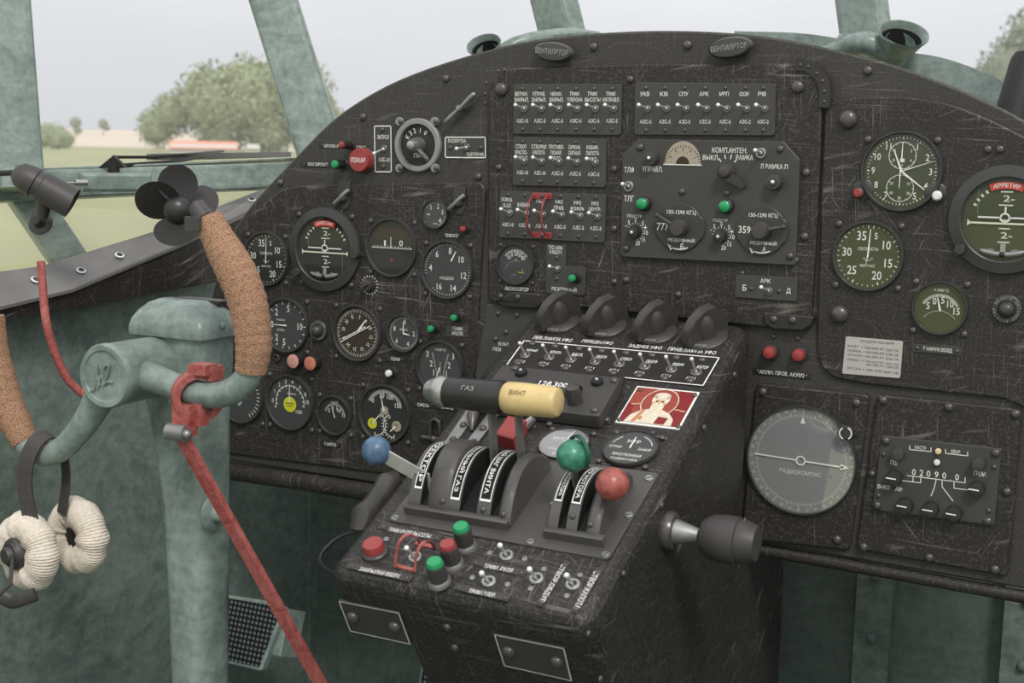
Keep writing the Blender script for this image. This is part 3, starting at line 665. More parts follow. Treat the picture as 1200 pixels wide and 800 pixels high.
# -- artificial horizons
def agb(label, px, py, hpx, off, face, screws_out=True):
    th = Th('attitude_indicator', label, 'gauge', px, py, PANEL, off); R = hpx / 2 / th.dv; r = R * .76
    b = MB(); b.lathe([(R, 0), (R, .004), (R * .985, .006), (r * 1.03, .0085), (r, .0075), (r * .99, .001)], 64); th.part('bezel', b, 'bezel')
    b = MB(); b.disc(0, 0, r, .0012, 48); th.part('dial_face', b, face)
    b = MB(); z = .0016; b.use('lume_paint')
    for y_, w in ((.66, .22), (.34, .26), (-.02, .2), (-.22, .2), (-.55, .22)): b.line((-w * r / 1.6, y_ * r), (w * r / 1.6, y_ * r), .03 * r, z)
    b.txt('2-', .06 * r, .50 * r, .15 * r, .26 * r, 0, z); b.txt('2-', .06 * r, -.38 * r, .15 * r, .26 * r, 0, z)
    for d in (30, 40, 50, 60): b.tick(0, 0, r * .74, r * .82, d + 5, r * .05, z); b.tick(0, 0, r * .74, r * .82, -d - 5, r * .05, z)
    b.use('dull_white').line((-.64 * r, .1 * r), (-.64 * r, .72 * r), .008 * r, z); b.line((.64 * r, -.7 * r), (.64 * r, .0), .008 * r, z)
    th.part('dial_markings', b)
    b = MB(); z = .003; b.use('lume_paint'); b.line((-.78 * r, -.10 * r), (.78 * r, -.10 * r), .045 * r, z)
    for s_ in (-1, 1): b.quad([(s_ * .86 * r, -.02 * r), (s_ * .86 * r, -.18 * r), (s_ * .76 * r, -.10 * r)], z)
    b.use('pale_paint'); b.line((-.62 * r, .04 * r), (-.1 * r, .04 * r), .04 * r, z + .0004); b.line((.1 * r, .04 * r), (.62 * r, .04 * r), .04 * r, z + .0004)
    b.arc(0, .04 * r, .10 * r, .04 * r, 0, 360, z + .0004); b.line((0, .14 * r), (0, .3 * r), .04 * r, z); th.part('horizon_bar', b)
    b = MB(); b.use('dull_white'); b.line((0, -.58 * r), (0, -.84 * r), .12 * r, z)
    for s_ in (-1, 1): b.line((s_ * .2 * r, -.76 * r), (s_ * .34 * r, -.745 * r), .07 * r, z)
    pts = [(math.sin(math.radians(a)) * 1.5 * r, (.66 - math.cos(math.radians(a)) * 1.5) * r, .004) for a in range(-20, 21, 4)]
    b.use('steel_dull').tube(pts, [.04 * r] + [.07 * r] * 9 + [.04 * r], 12); b.use('soft_black').ball((0, -.84 * r, .007), .07 * r, n=14); th.part('slip_ball', b)
    b = MB(); b.use('orange_tag'); b.arc(0, -.2 * r, 1.02 * r, .17 * r, -22, 22, .0034, 14); b.use('white_paint'); b.txt('АРРЕТИР', 0, .82 * r, .10 * r, .62 * r, 0, .0038, fn=lambda X, Y: (X, Y - .45 * X * X / r, .0038)); th.part('cage_flag', b)
    b = MB(); b.disc(0, 0, r, .0062, 48); th.part('glass', b, 'gauge_glass')
    for d in (0, 50, 130, 180, 230, 310): 
        o = bpy.data.objects.new('screw', dome('rivet')); COL.objects.link(o); o.parent = th.o; a = math.radians(d); o.location = (math.sin(a) * R * .89, math.cos(a) * R * .89, .0055); o.scale = (R * .035,) * 3
    for d, s_ in ((94, 1), (232, 1)):
        a = math.radians(d); b = MB(); T = Matrix.Translation((math.sin(a) * R * .93, math.cos(a) * R * .93, .003)); b.use('bezel').lathe([(R * .105, 0), (R * .105, .009), (R * .09, .0105), (0, .0105)], 24, T)
        x_, y_ = T.translation.x, T.translation.y; b.use('white_paint'); b.arc(x_, y_, R * .083, R * .017, 20, 150, .0107); b.arc(x_, y_, R * .083, R * .017, 200, 330, .0107); th.part('knob', b)
    return th
t_ = agb('left attitude indicator with a black face under a broad grey bezel', 382, 292, 99, .004, 'face_black')
for x, y in ((351, 251), (413, 254), (354, 330), (412, 334)): t_.screw(x, y, 3.4)
agb('right attitude indicator with an olive face, cut by the right frame edge', 1178, 257, 129, .005, 'face_olive')
# -- turn dial with sliding scale
def turn(b, r, z):
    b.use('pale_paint'); b.line((-.88 * r, -.02 * r), (.88 * r, -.02 * r), .02 * r, z)
    for i in range(23): b.line(((-.84 + i * .076) * r, -.02 * r), ((-.84 + i * .076) * r, (.07 if i % 2 else .03) * r), .02 * r, z)
    b.txt('1', -.3 * r, .16 * r, .2 * r, .08 * r, 0, z); b.txt('0', .40 * r, .18 * r, .22 * r, .16 * r, 0, z)
    b.use('red_plastic').quad([(-.08 * r, -.42 * r), (.08 * r, -.42 * r), (0, -.54 * r)], z)
    b.use('face_brown').quad([(-.8 * r, .3 * r), (-.55 * r, .72 * r), (.55 * r, .72 * r), (.8 * r, .3 * r)], z - .0001)
gauge('black turn dial with 1 and 0 over a fine scale and a red mark', 460, 290, 70, .004, 'face_black', turn, [lambda b, r, z: b.line((-.02 * r, -.02 * r), (-.02 * r, .4 * r), .025 * r, z)], sdist=.86)
# -- small 1-4 gauge
def small14(b, r, z):
    for s_, d in (('1', -38), ('2', 22), ('3', 75), ('4', 140)): b.num(s_, .62 * r, d, .26 * r, z)
    b.txt('0', -.6 * r, -.05 * r, .14 * r, .3 * r, 0, z); b.ticks(0, 0, .8 * r, .92 * r, -60, 160, 23, .03 * r, z); b.txt('МПА', 0, -.72 * r, .13 * r, .36 * r, 0, z)
    b.use('pale_paint'); b.use('face_slate'); b.disc(0, 0, .25 * r, z + .0006)
gauge('tiny round gauge numbered 1 to 4 at the top of the left board', 511, 250.6, 35, .004, 'face_slate', lambda b, r, z: (b.use('pale_paint'), small14(b, r, z)), [], screws=())
# -- manifold pressure
def nadduv(b, r, z):
    for s_, d in (('4', -86), ('6', -38), ('8', 9), ('10', 55), ('12', 104), ('14', 158), ('16', 208)): b.num(s_, .72 * r, d, .17 * r, z)
    b.ticks(0, 0, .9 * r, .96 * r, -100, 220, 49, .018 * r, z); b.txt('НАДДУВ', -.02 * r, -.32 * r, .13 * r, .58 * r, 0, z)
gauge('boost pressure dial numbered 4 to 16, rightmost in the left board', 525, 316, 70, .004, 'face_slate', nadduv, [needle(28, .38, .8, .03)], sdist=.85)
# -- climb rate
def vario(b, r, z):
    for s_, d in (('5', 10), ('10', 90), ('5', 188), ('2', -42), ('0', -90), ('2', 222)): b.num(s_, .68 * r, d, .19 * r, z)
    b.ticks(0, 0, .84 * r, .95 * r, 10, 170, 9, .035 * r, z); b.ticks(0, 0, .84 * r, .95 * r, 190, 350, 9, .035 * r, z); b.txt('ПОДЪЕМ', -.25 * r, .2 * r, .09 * r, .42 * r, 0, z); b.txt('СПУСК', -.25 * r, -.2 * r, .09 * r, .36 * r, 0, z)
gauge('climb-rate dial marked 0, 2, 5, 10, half hidden by the yoke grip', 336, 381, 65, .004, 'face_slate', vario, [needle(-90, -.05, .55, .03)], sdist=.9)
# -- gyro compass
def gyro(b, r, z):
    for i in range(72): b.tick(0, 0, r * (.84 if i % 2 else .78), .93 * r, i * 5, r * .016, z)
    for i, s_ in enumerate(('0', '3', '6', 'В', '12', '15', 'Ю', '21', '24', 'З', '30', '33')): b.num(s_, .64 * r, i * 30 - 20, .10 * r, z, True)
    b.use('buff').num('С', .66 * r, -20, .13 * r, z, True)
gauge('gyro compass dial with a full ring of ticks, centre of the left board', 419.5, 390, 67, .004, 'face_brown', lambda b, r, z: (b.use('pale_paint'), gyro(b, r, z)),
      [lambda b, r, z: (b.tick(.05 * r, .1 * r, -.8 * r, .4 * r, 62, .035 * r, z), b.tick(-.04 * r, -.02 * r, -.8 * r, .75 * r, 62, .03 * r, z)), needle(38, .1, .7, .045)], sdist=.9)
# -- small clock-like dial
def smallclock(b, r, z):
    b.ticks(0, 0, .84 * r, .94 * r, 0, 354, 60, .02 * r, z)
    for s_, d in (('0', 5), ('2', 90), ('4', 155), ('6', 225), ('8', -70)): b.num(s_, .66 * r, d, .2 * r, z)
    b.txt('ВЫСОТА', 0, .2 * r, .12 * r, .5 * r, 0, z)
gauge('small pale-ringed dial right of the gyro compass', 474, 390, 45, .004, 'face_slate', smallclock, [needle(0, 0, .65, .04), needle(100, 0, .45, .05)], screws=())
# -- cylinder temperature
def cyl(b, r, z):
    b.txt('×100°С', 0, .72 * r, .10 * r, .5 * r, 0, z)
    for sx_ in (-1, 1):
        for s_, x_, y_ in (('3', .6, .5), ('2', .42, .12), ('1', .3, -.24)): b.txt(s_, sx_ * x_ * r, y_ * r, .25 * r, None, 0, z)
        for i in range(14): y_ = .55 - i * .075; b.line((sx_ * (.40 - .02 * i) * r, y_ * r), (sx_ * (.33 - .02 * i) * r, (y_ - .02) * r), .02 * r, z)
    for i in range(12): b.line((-.03 * r, (.2 - i * .07) * r), (.03 * r, (.2 - i * .07) * r), .02 * r, z)
gauge('cylinder temperature dial with twin scales, behind the throttle handle', 516.6, 430, 63, .004, 'face_slate', cyl, [needle(200, 0, .5, .03)], sdist=.88)
# -- oil pressure style (left bottom, part hidden)
def rpm(b, r, z):
    b.txt('600', -.05 * r, -.3 * r, .14 * r, None, .9, z); b.txt('400', .25 * r, -.02 * r, .14 * r, None, .9, z); b.ticks(0, 0, .78 * r, .92 * r, 30, 150, 13, .03 * r, z)
gauge('dial marked 400 and 600 at the lower left, mostly hidden by the yoke', 283, 463, 66, .004, 'face_slate', rpm, [], screws=((1, -1),), sdist=.92)
def tacho(b, r, z):
    b.arc(0, .0, .66 * r, .03 * r, -100, 100, z)
    for i, (s_, d) in enumerate((('0', -90), ('1', -62), ('2', -38), ('3', -14), ('4', 8), ('6', 36), ('8', 62), ('10', 84))): b.num(s_, .82 * r, d, .115 * r, z)
    b.ticks(0, 0, .58 * r, .70 * r, -100, 100, 13, .03 * r, z); b.txt('1300', .42 * r, -.34 * r, .14 * r, None, 0, z); b.txt('-0', -.7 * r, -.22 * r, .13 * r, None, 0, z); b.txt('ФОРМА', .08 * r, .34 * r, .08 * r, .4 * r, 0, z)
    b.use('yellow_dot').disc(0, -.08 * r, .30 * r, z + .0003)
    b.use('face_olive').line((-.2 * r, -.04 * r), (.2 * r, -.04 * r), .03 * r, z + .0005); b.line((-.16 * r, -.14 * r), (.16 * r, -.14 * r), .03 * r, z + .0005)
gauge('tachometer dial with one yellow disc at its centre', 340.8, 471, 66, .004, 'face_slate', lambda b, r, z: (b.use('pale_paint'), tacho(b, r, z)), [needle(0, 0, .62, .025)], sdist=.9)
def cold(b, r, z):
    b.txt('×10°С', 0, .72 * r, .11 * r, .46 * r, 0, z); b.ticks(0, -.0, .56 * r, .68 * r, -70, 75, 25, .022 * r, z)
    for s_, d in (('5', -58), ('0', -18), ('5', 22), ('10', 48), ('15', 84)): b.num(s_, .42 * r if s_ != '15' else .6 * r, d, .16 * r, z)
gauge('small black air temperature dial in the bottom row of the left board', 393, 486, 46.5, .004, 'face_black', cold, [needle(-18, -.15, .5, .03)], sdist=.92)
def triple(b, r, z):
    b.use('pale_paint').ticks(0, .1 * r, .66 * r, .8 * r, -62, 62, 31, .02 * r, z)
    for s_, d in (('0', -48), ('50', -10), ('100', 20), ('150', 58)): b.num(s_, .68 * r, d, .13 * r, z)
    b.txt('°С', 0, .13 * r, .13 * r, None, 0, z + .0008)
    for sx_, m_ in ((-1, 'yellow_dot'), (1, 'buff')):
        cx = sx_ * .52 * r; cy = -.4 * r
        b.use('pale_paint').arc(cx - sx_ * .12 * r, cy, .44 * r, .03 * r, (30 if sx_ < 0 else 180), (180 if sx_ < 0 else 330), z); b.ticks(cx - sx_ * .12 * r, cy, .44 * r, .54 * r, (30 if sx_ < 0 else 180), (180 if sx_ < 0 else 330), 12, .025 * r, z)
        b.txt('15' if sx_ > 0 else '10', sx_ * .2 * r, -.1 * r, .12 * r, None, 0, z); b.txt('0', sx_ * .42 * r, -.78 * r, .12 * r, None, 0, z)
        b.use(m_).disc(cx, cy, .2 * r, z + .0006); b.use('soft_black').txt('КГ', cx, cy + .03 * r, .1 * r, None, 0, z + .0009)
    b.use('buff').disc(0, .13 * r, .16 * r, z + .0005)
gauge('triple engine gauge with one yellow and two buff discs', 451.6, 484.5, 70, .004, 'face_black', triple, [needle(-12, .1, .7, .03), needle(42, .0, .45, .03, cx=-.5, cy=-.4), needle(225, 0, .3, .03, cx=.5, cy=-.4)], sdist=.87)
# -- ammeter on the centre board
def amp(b, r, z):
    b.use('pale_paint').ticks(0, -.1 * r, .72 * r, .86 * r, -50, 50, 21, .025 * r, z)
    for s_, d in (('10', -52), ('0', -28), ('20', 0), ('50', 26), ('80', 52)): b.num(s_, .52 * r, d, .14 * r, z)
    b.txt('А', 0, .2 * r, .13 * r, None, 0, z); b.use('dull_white').arc(0, -.5 * r, .66 * r, .02 * r, -70, 20, z)
    b.use('yellow_dot').line((.1 * r, -.42 * r), (.5 * r, -.46 * r), .03 * r, z); b.txt('20', .38 * r, -.32 * r, .09 * r, None, 0, z); b.use('dull_white').txt('V', .3 * r, -.68 * r, .12 * r, None, 0, z); b.arc(-.1 * r, -.7 * r, .15 * r, .02 * r, -90, 60, z)
gauge('ammeter with a curved scale at the foot of the centre board', 605.5, 309, 49, .008, 'face_slate', amp, [], rim=.08, sdist=.86, srad=2.2)
# -- right side: clock
def clock(b, r, z):
    for i in range(60): b.tick(0, 0, r * (.88 if i % 5 else .86), r * .92, i * 6, r * (.02 if i % 5 else .035), z)
    for i, s_ in enumerate(('1', '2', '3', '4', '5', None, '7', '8', '9', '10', '11')):
        if s_: b.num(s_, .76 * r, 30 * (i + 1), .13 * r, z)
    b.arc(0, .42 * r, .36 * r, .018 * r, 0, 360, z, 36); b.arc(-.02 * r, -.46 * r, .36 * r, .018 * r, 0, 360, z, 36)
    b.ticks(0, .42 * r, .32 * r, .37 * r, 0, 330, 12, .02 * r, z); b.ticks(-.02 * r, -.46 * r, .32 * r, .37 * r, 0, 330, 12, .02 * r, z)
    for i in range(1, 6): b.num(str(i * 2), .26 * r, i * 60, .055 * r, z, cx=0, cy=.42 * r); b.num(str(i * 10), .26 * r, i * 60, .055 * r, z, cx=-.02 * r, cy=-.46 * r)
    b.quad([(-.06 * r, .24 * r), (.06 * r, .24 * r), (.06 * r, .34 * r), (-.06 * r, .34 * r)], z)
c_ = gauge('round aircraft clock with an olive face and two small sub-dials', 1057, 200.5, 96, .005, 'face_olive', clock,
      [needle(-22, -.02, .62, .028), needle(127, 0, .8, .026), needle(71, 0, .86, .013), needle(0, -.1, .34, .016, cx=0, cy=.42), needle(180, -.5, .0, .014, cx=-.02, cy=-.46)], name='clock', cat='clock', rim=.09, screws=(), depth=.007)
for x, y in ((1017.5, 163.5), (1099, 164.5)): c_.screw(x, y, 4.6)
b = MB(); 
for x, y in ((1012, 222), (1097, 226)): X, Y = c_.L(x, y); b.lathe([(.0115, 0), (.0115, .0025), (.010, .0035), (0, .0035)], 24, Matrix.Translation((X, Y, 0)))
c_.part('lug', b, 'bezel')
for x, y, m_, l_ in ((1007.5, 226, 'red_plastic', 'red clock button'), (1100, 229, 'white_cap', 'white clock button')):
    b = MB(); X, Y = c_.L(x, y); b.use('bezel').lathe([(.0062, 0), (.0062, .006), (.005, .007)], 20, Matrix.Translation((X, Y, .003))); b.use(m_).lathe([(.0052, .005), (.0052, .009), (.0035, .011), (0, .0112)], 20, Matrix.Translation((X, Y, .003))); c_.part('button', b, None, l_)
def air(b, r, z):
    b.txt('×100°С', .02 * r, .72 * r, .11 * r, .58 * r, 0, z); b.ticks(.0, -.25 * r, .70 * r, .82 * r, -58, 62, 35, .022 * r, z)
    for s_, x_, y_ in (('5', -.46, .06), ('0', -.22, .26), ('5', .1, .32), ('10', .4, .18), ('15', .66, -.1)): b.txt(s_, x_ * r, y_ * r, .28 * r, None, 0, z)
    b.arc(0, -.9 * r, .78 * r, .012 * r, -52, 52, z)
gauge('olive outside-air temperature dial on the right panel', 1101.7, 360.5, 64, .005, 'face_olive', air, [needle(-14, -.12, .44, .04)], srad=4.2, sdist=.9)
# -- radio compass, face greyed to stand for the reflection in its glass
def adf(b, r, z):
    for i in range(120): b.tick(0, 0, r * .82, r * (.86 if i % 5 else .90), i * 3, r * .010, z)
    for i in range(36): b.num(str(i) if i else '0', .94 * r, i * 10, .036 * r, z, True)
    b.use('white_paint').quad([(-.045 * r, .70 * r), (.045 * r, .70 * r), (0, .84 * r)], z); b.use('pale_paint')
    b.txt('РАДИОКОМПАС', 0, -.24 * r, .10 * r, .78 * r, 0, z)
ad = gauge('large radio compass dial, glass reflection painted as grey face, with a long white needle', 939, 539, 127.6, .006, 'face_grey', lambda b, r, z: (b.use('pale_paint'), adf(b, r, z)),
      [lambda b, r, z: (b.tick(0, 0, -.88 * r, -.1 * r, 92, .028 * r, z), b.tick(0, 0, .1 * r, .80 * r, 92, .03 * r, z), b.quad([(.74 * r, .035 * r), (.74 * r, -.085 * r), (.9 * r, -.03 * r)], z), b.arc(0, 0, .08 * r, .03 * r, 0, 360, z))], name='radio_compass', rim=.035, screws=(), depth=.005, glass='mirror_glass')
b = MB(); X, Y = ad.L(993, 506, .003); b.use('bezel').lathe([(.0082, 0), (.0082, .009), (.007, .010), (0, .010)], 24, Matrix.Translation((X, Y, .002))); b.use('white_paint'); b.arc(X, Y, .0067, .0013, 20, 150, .0123); b.arc(X, Y, .0067, .0013, 200, 330, .0123); ad.part('knob', b)
# -- dials let into the pedestal top
def adj(b, r, z): b.txt('ВРЕК 15°', .02 * r, .30 * r, .16 * r, 1.2 * r, 0, z); b.txt('МАСЛО', -.1 * r, -.4 * r, .14 * r, .8 * r, 0, z); b.txt('45°', -.1 * r, -.68 * r, .18 * r, None, 0, z); b.line((-.7 * r, .15 * r), (.7 * r, .15 * r), .015 * r, z); b.tick(0, .3 * r, -.5 * r, .6 * r, 12, .05 * r, z)
gauge('oval-looking light dial on the pedestal, partly behind the green ball lever', 661, 521, 44, .0015, 'face_grey', adj, [], plane=PED, depth=.004, rim=.07, glass='mirror_glass', sdist=.86, srad=2.6)
def cowl(b, r, z):
    b.txt('НТР', .0, .42 * r, .2 * r, .5 * r, 0, z); b.txt('ОТКР', -.6 * r, .0, .15 * r, .5 * r, 0, z); b.txt('ЗАКР', .56 * r, -.0, .15 * r, .52 * r, 0, z); b.txt('ЗАСЛОНКИ', 0, -.42 * r, .16 * r, 1.15 * r, 0, z); b.txt('РАДИАТОРА', 0, -.70 * r, .15 * r, 1.05 * r, 0, z)
    b.arc(0, 0, .82 * r, .03 * r, 20, 70, z); b.arc(0, 0, .82 * r, .03 * r, -75, -40, z)
gauge('radiator shutter position dial on the pedestal with Cyrillic legends', 739, 526.5, 46, .0015, 'face_black', cowl, [needle(0, -.05, .66, .03)], plane=PED, depth=.004, rim=.07, sdist=.86, srad=2.6)
# ================================================================ upper left fire controls
def lamp_tube(name, label, cat, px, py, plane, off, rpx, ln, cap, tip=None, body='bakelite', hexa=False, base=True, group=None, collar='bezel', capr=.86, capl=.004):
    """screw-in lamp or push button: collar, body, coloured cap (px,py = foot)"""
    th = Th(name, label, cat, px, py, plane, off, group); r = rpx / th.dv if plane is PANEL else rpx / th.du
    if base: b = MB(); b.lathe([(r * 1.35, 0), (r * 1.35, .0015), (r * 1.15, .003), (r, .003)], 24); th.part('collar', b, collar)
    b = MB(); b.lathe([(r, 0), (r, ln * .9), (r * .92, ln), (r * capr, ln)], 8 if hexa else 24, smooth=not hexa); th.part('housing', b, body)
    b = MB(); q = r * capr; b.lathe([(q, ln - .001), (q, ln + capl * .6), (q * .8, ln + capl), (q * .4, ln + capl * 1.15), (0, ln + capl * 1.2)], 24); th.part('cap', b, cap)
    return th
lamp_tube('indicator_lamp', 'red signal lamp in a black housing, above the fire button', 'lamp', 412, 170, PANEL, 0, 4.6, .022, 'red_plastic')
lamp_tube('indicator_lamp', 'green signal lamp in a black housing, left of the fire button', 'lamp', 403, 192.5, PANEL, 0, 5.4, .020, 'green_plastic')
th = Th('push_button', 'big round red fire button lettered ПОЖАР', 'button', 427.5, 187.5, PANEL, 0); r = 14.0 / th.dv
b = MB(); b.lathe([(r * 1.08, 0), (r * 1.08, .002), (r, .0028)], 32); th.part('collar', b, 'bezel')
b = MB(); b.lathe([(r, .001), (r, .013), (r * .93, .0155), (0, .0158)], 36); th.part('cap', b, 'red_plastic')
b = MB(); b.txt('ПОЖАР', 0, 0, r * .42, r * 1.4, 0, .0161); th.part('lettering', b, 'white_paint')
def label_plate(label, text, P, plane, off, tpx, tsize, mat='bakelite', r=.0006, screws=True, frame=False, name='label_plate', rot=0, tmat='pale_paint', t=.0012, group='small lettered label plates', shear=0, srad=1.8, mid=None):
    cx = sum(p[0] for p in P) / len(P); cy = sum(p[1] for p in P) / len(P)
    th = Th(name, label, 'label', cx, cy, plane, off, group); b = MB(); b.plate(rounded(th.P(P), r, 2), 0, t, .0003); th.part('plate', b, mat)
    b = MB()
    for (s_, x, y, w, h) in (text if isinstance(text, list) else [(text, tpx[0], tpx[1], tsize[0], tsize[1])]): th.txt(b, s_, x, y, w, h, t + .0002, rot, shear)
    if frame:
        Q = th.P(P, t); Q2 = inset(Q if area(Q) > 0 else Q[::-1], .0013)
        for i in range(len(Q2)): b.line(Q2[i - 1], Q2[i], .0011, t + .0002)
    th.part('lettering', b, tmat)
    if screws:
        q = [((P[0][0] + P[3][0]) / 2, (P[0][1] + P[3][1]) / 2), ((P[1][0] + P[2][0]) / 2, (P[1][1] + P[2][1]) / 2)]
        for (x, y), (x2, y2) in ((q[0], q[1]), (q[1], q[0])):
            l_ = math.hypot(x2 - x, y2 - y); k = (srad * 2 + 1) / l_; th.screw(x + (x2 - x) * k, y + (y2 - y) * k, srad, t)
    return th
def area(P): return sum(P[i][0] * P[(i + 1) % len(P)][1] - P[(i + 1) % len(P)][0] * P[i][1] for i in range(len(P)))
label_plate('tiny label strip left of the red signal lamp', 'СИГН.ПОЖАР', [(374, 168), (397, 168), (397, 173), (374, 173)], PANEL, 0, (388, 171), (17, 4), srad=1.2)
label_plate('tiny label strip left of the green signal lamp', 'КОНТ.ПИРОПАТР.', [(353, 189), (387, 189.5), (387, 196), (353, 195)], PANEL, 0, (373, 192.5), (24, 4), srad=1.2)
label_plate('tiny label strip at the top right of the fire button', 'ПОЖАР', [(416, 170), (432, 170.5), (432, 175), (416, 174)], PANEL, 0, (423, 172.5), (11, 3.6), srad=1.0)
# framed start switch
def framed_switch(label, P, texts, bx, by, tx, ty, scr):
    th = Th('switch_plate', label, 'switch', sum(p[0] for p in P) / 4, sum(p[1] for p in P) / 4, PANEL, 0)
    b = MB(); b.plate(rounded(th.P(P), .002, 3), 0, .0016, .0004); th.part('plate', b, 'board')
    b = MB(); Q = th.P(P); Q = Q if area(Q) > 0 else Q[::-1]; Q = inset(rounded(Q, .002, 3), .0008)
    for i in range(len(Q)): b.line(Q[i - 1], Q[i], .0014, .0018)
    th.part('white_border', b, 'pale_paint'); b = MB()
    for s_, x, y, w, h in texts: th.txt(b, s_, x, y, w, h, .0018)
    th.part('lettering', b, 'pale_paint'); toggle(th, bx, by, tx, ty, .0016, 4.2)
    for x, y in scr: th.screw(x, y, 2.8, .0016)
framed_switch('upright white-bordered switch plate ЗАПУСК right of the fire button', [(439, 147), (459.5, 147), (460, 202), (440, 202)], [('ЗАПУСК', 449, 160.5, 14, 5), ('АЗС-10', 450, 187, 13, 5)], 450.5, 174, 438.5, 179.5, [(448.5, 152), (449.5, 195)])
framed_switch('long white-bordered switch plate РАСКРУТКА right of the start timer dial', [(522, 160), (570, 160), (570.5, 185.5), (522, 185)], [('РАСКРУТКА', 535.5, 165, 21, 4.6), ('СЦЕПЛЕНИЕ', 557, 181, 20, 4.6)], 547.5, 172.5, 535, 174, [(528, 173), (564, 173)])
# timer selector with flange
th = Th('timer_selector', 'starter selector dial in a light grey flange with four ears', 'gauge', 491, 170, PANEL, 0); R = 31.5 / th.dv
b = MB(); b.lathe([(R, 0), (R, .0045), (R * .96, .006), (R * .80, .006), (R * .78, .003), (R * .78, .001)], 48)
ears = [(469.5, 142.5), (510.5, 142.5), (469.5, 197), (511, 197)]
for x, y in ears:
    X, Y = th.L(x, y); b.lathe([(.0058, 0), (.0058, .004), (.005, .005), (0, .005)], 20, Matrix.Translation((X, Y, 0)))
th.part('flange', b, 'bezel_grey')
b = MB(); b.disc(0, 0, R * .79, .0012, 40); th.part('dial_face', b, 'face_black')
b = MB(); r = R * .78
for s_, d in (('К', -58), ('3', -38), ('2', -18), ('1', 8), ('0', 34)): b.num(s_, .72 * r, d, .24 * r, .0016, True)
b.txt('ПМ1', 0, -.5 * r, .2 * r, .5 * r, 0, .0016); th.part('dial_markings', b, 'pale_paint')
b = MB(); b.use('steel'); b.lathe([(r * .40, .001), (r * .34, .012), (r * .2, .022), (0, .024)], 24); d = Vector((.62, -.72, 0)).normalized() * r * .9; n_ = Vector((-d.y, d.x, 0)).normalized()
b.add([n_ * r * .10 + Vector((0, 0, .010)), -n_ * r * .10 + Vector((0, 0, .010)), d - n_ * r * .12 + Vector((0, 0, .005)), d * 1.08 + Vector((0, 0, .005)), d + n_ * r * .12 + Vector((0, 0, .005)), n_ * .001 + Vector((0, 0, .018)), d * .95 + Vector((0, 0, .009))], [(1, 2, 6, 5), (5, 6, 4, 0), (2, 3, 6), (3, 4, 6), (0, 4, 3, 2, 1)])
th.part('pointer_knob', b)
for x, y in ears: th.screw(x, y, 3.0, .005)
# spring catch (silver T-handle)
th = Th('latch_handle', 'slender silver turn handle slanting up at the top left of the panel', 'handle', 543, 126.5, PANEL, 0)
A, B = th.W(hit(521, 144, th.M @ Vector((0, 0, .012)), PANEL.n)), th.W(hit(557, 109, th.M @ Vector((0, 0, .012)), PANEL.n))
b = MB(); b.tube([A, A.lerp(B, .04), A.lerp(B, .2), A.lerp(B, .45), A.lerp(B, .55), A.lerp(B, .78), A.lerp(B, .96), B], [.001, .0030, .0034, .0022, .0022, .0038, .0034, .001], 12); th.part('grip', b, 'steel_dull')
b = MB(); b.lathe([(.004, 0), (.004, .006), (.003, .014), (0, .014)], 16); C_ = A.lerp(B, .5); b.tube([C_ - (B - A) * .05, C_ + (B - A) * .05], .0036, 12); th.part('pivot', b, 'steel_dull')
# two wing catches on keyed plates
for x, y, lab in ((404, 231, 'black wing catch above the left attitude indicator'), (538.5, 237, 'black wing catch by the tiny round gauge')):
    th = Th('wing_catch', lab, 'latch', x, y, PANEL, .004, 'wing catches on the left board'); k = 1 / th.dv
    b = MB(); b.plate(rounded([(-8 * k, 18 * k), (8 * k, 18 * k), (8 * k, -8 * k), (4 * k, -14 * k), (-4 * k, -14 * k), (-8 * k, -8 * k)], .003), 0, .0018, .0005); th.part('plate', b, 'bezel')
    b = MB(); b.lathe([(6 * k, .0018), (6 * k, .006), (4 * k, .009), (0, .010)], 20); th.part('hub', b, 'rivet')
    b = MB(); b.tube([(-11 * k, -8 * k, .006), (-5 * k, -4 * k, .008), (0, 0, .009), (5 * k, 5 * k, .008), (10 * k, 9 * k, .006)], [2.6 * k, 2.8 * k, 2.2 * k, 2.8 * k, 2.6 * k], 12); th.part('wing', b, 'steel_dull')
# small items on the left board
lamp_tube('indicator_lamp', 'tiny red lamp below the tiny round gauge', 'lamp', 546.5, 268, PANEL, .004, 4.2, .008, 'red_plastic')
lamp_tube('indicator_lamp', 'upper of the two green lamps on the left board', 'lamp', 537.5, 371, PANEL, .004, 4.6, .012, 'green_plastic')
lamp_tube('indicator_lamp', 'lower of the two green lamps on the left board', 'lamp', 510.5, 384, PANEL, .004, 4.6, .012, 'green_plastic')
lamp_tube('indicator_lamp', 'small white lamp above the engine gauge', 'lamp', 460.5, 436, PANEL, .004, 4.8, .010, 'white_cap')
lamp_tube('warning_lamp', 'round pale pink warning lens below the climb-rate dial', 'lamp', 350.5, 421.5, PANEL, .004, 8.6, .014, 'pink_lens', base=False, capr=.92, capl=.002)
lamp_tube('warning_lamp', 'round orange-pink warning lens below the gyro compass', 'lamp', 370.5, 424, PANEL, .004, 8.6, .014, 'orange_lens', base=False, capr=.92, capl=.002)
label_plate('label strip below the tiny red lamp', 'ГЕНЕРАТОР', [(519, 273), (540, 273.5), (540, 279), (519, 278)], PANEL, .004, (529.5, 276), (16, 4), srad=1)
label_plate('two-line label plate below the pair of green lamps', [('ГЕНИК', 536, 385, 13, 4.2), ('МАСЛО', 536, 390.5, 13, 4.2)], [(523, 381.5), (549, 382.5), (549, 395), (523, 394)], PANEL, .004, None, None, mat='board', srad=1.4)
label_plate('label strip above the small white lamp', 'ПОЖАР', [(452, 417.5), (475, 418.5), (475, 424), (452, 423)], PANEL, .004, (463.5, 420.7), (11, 4), srad=1.1)
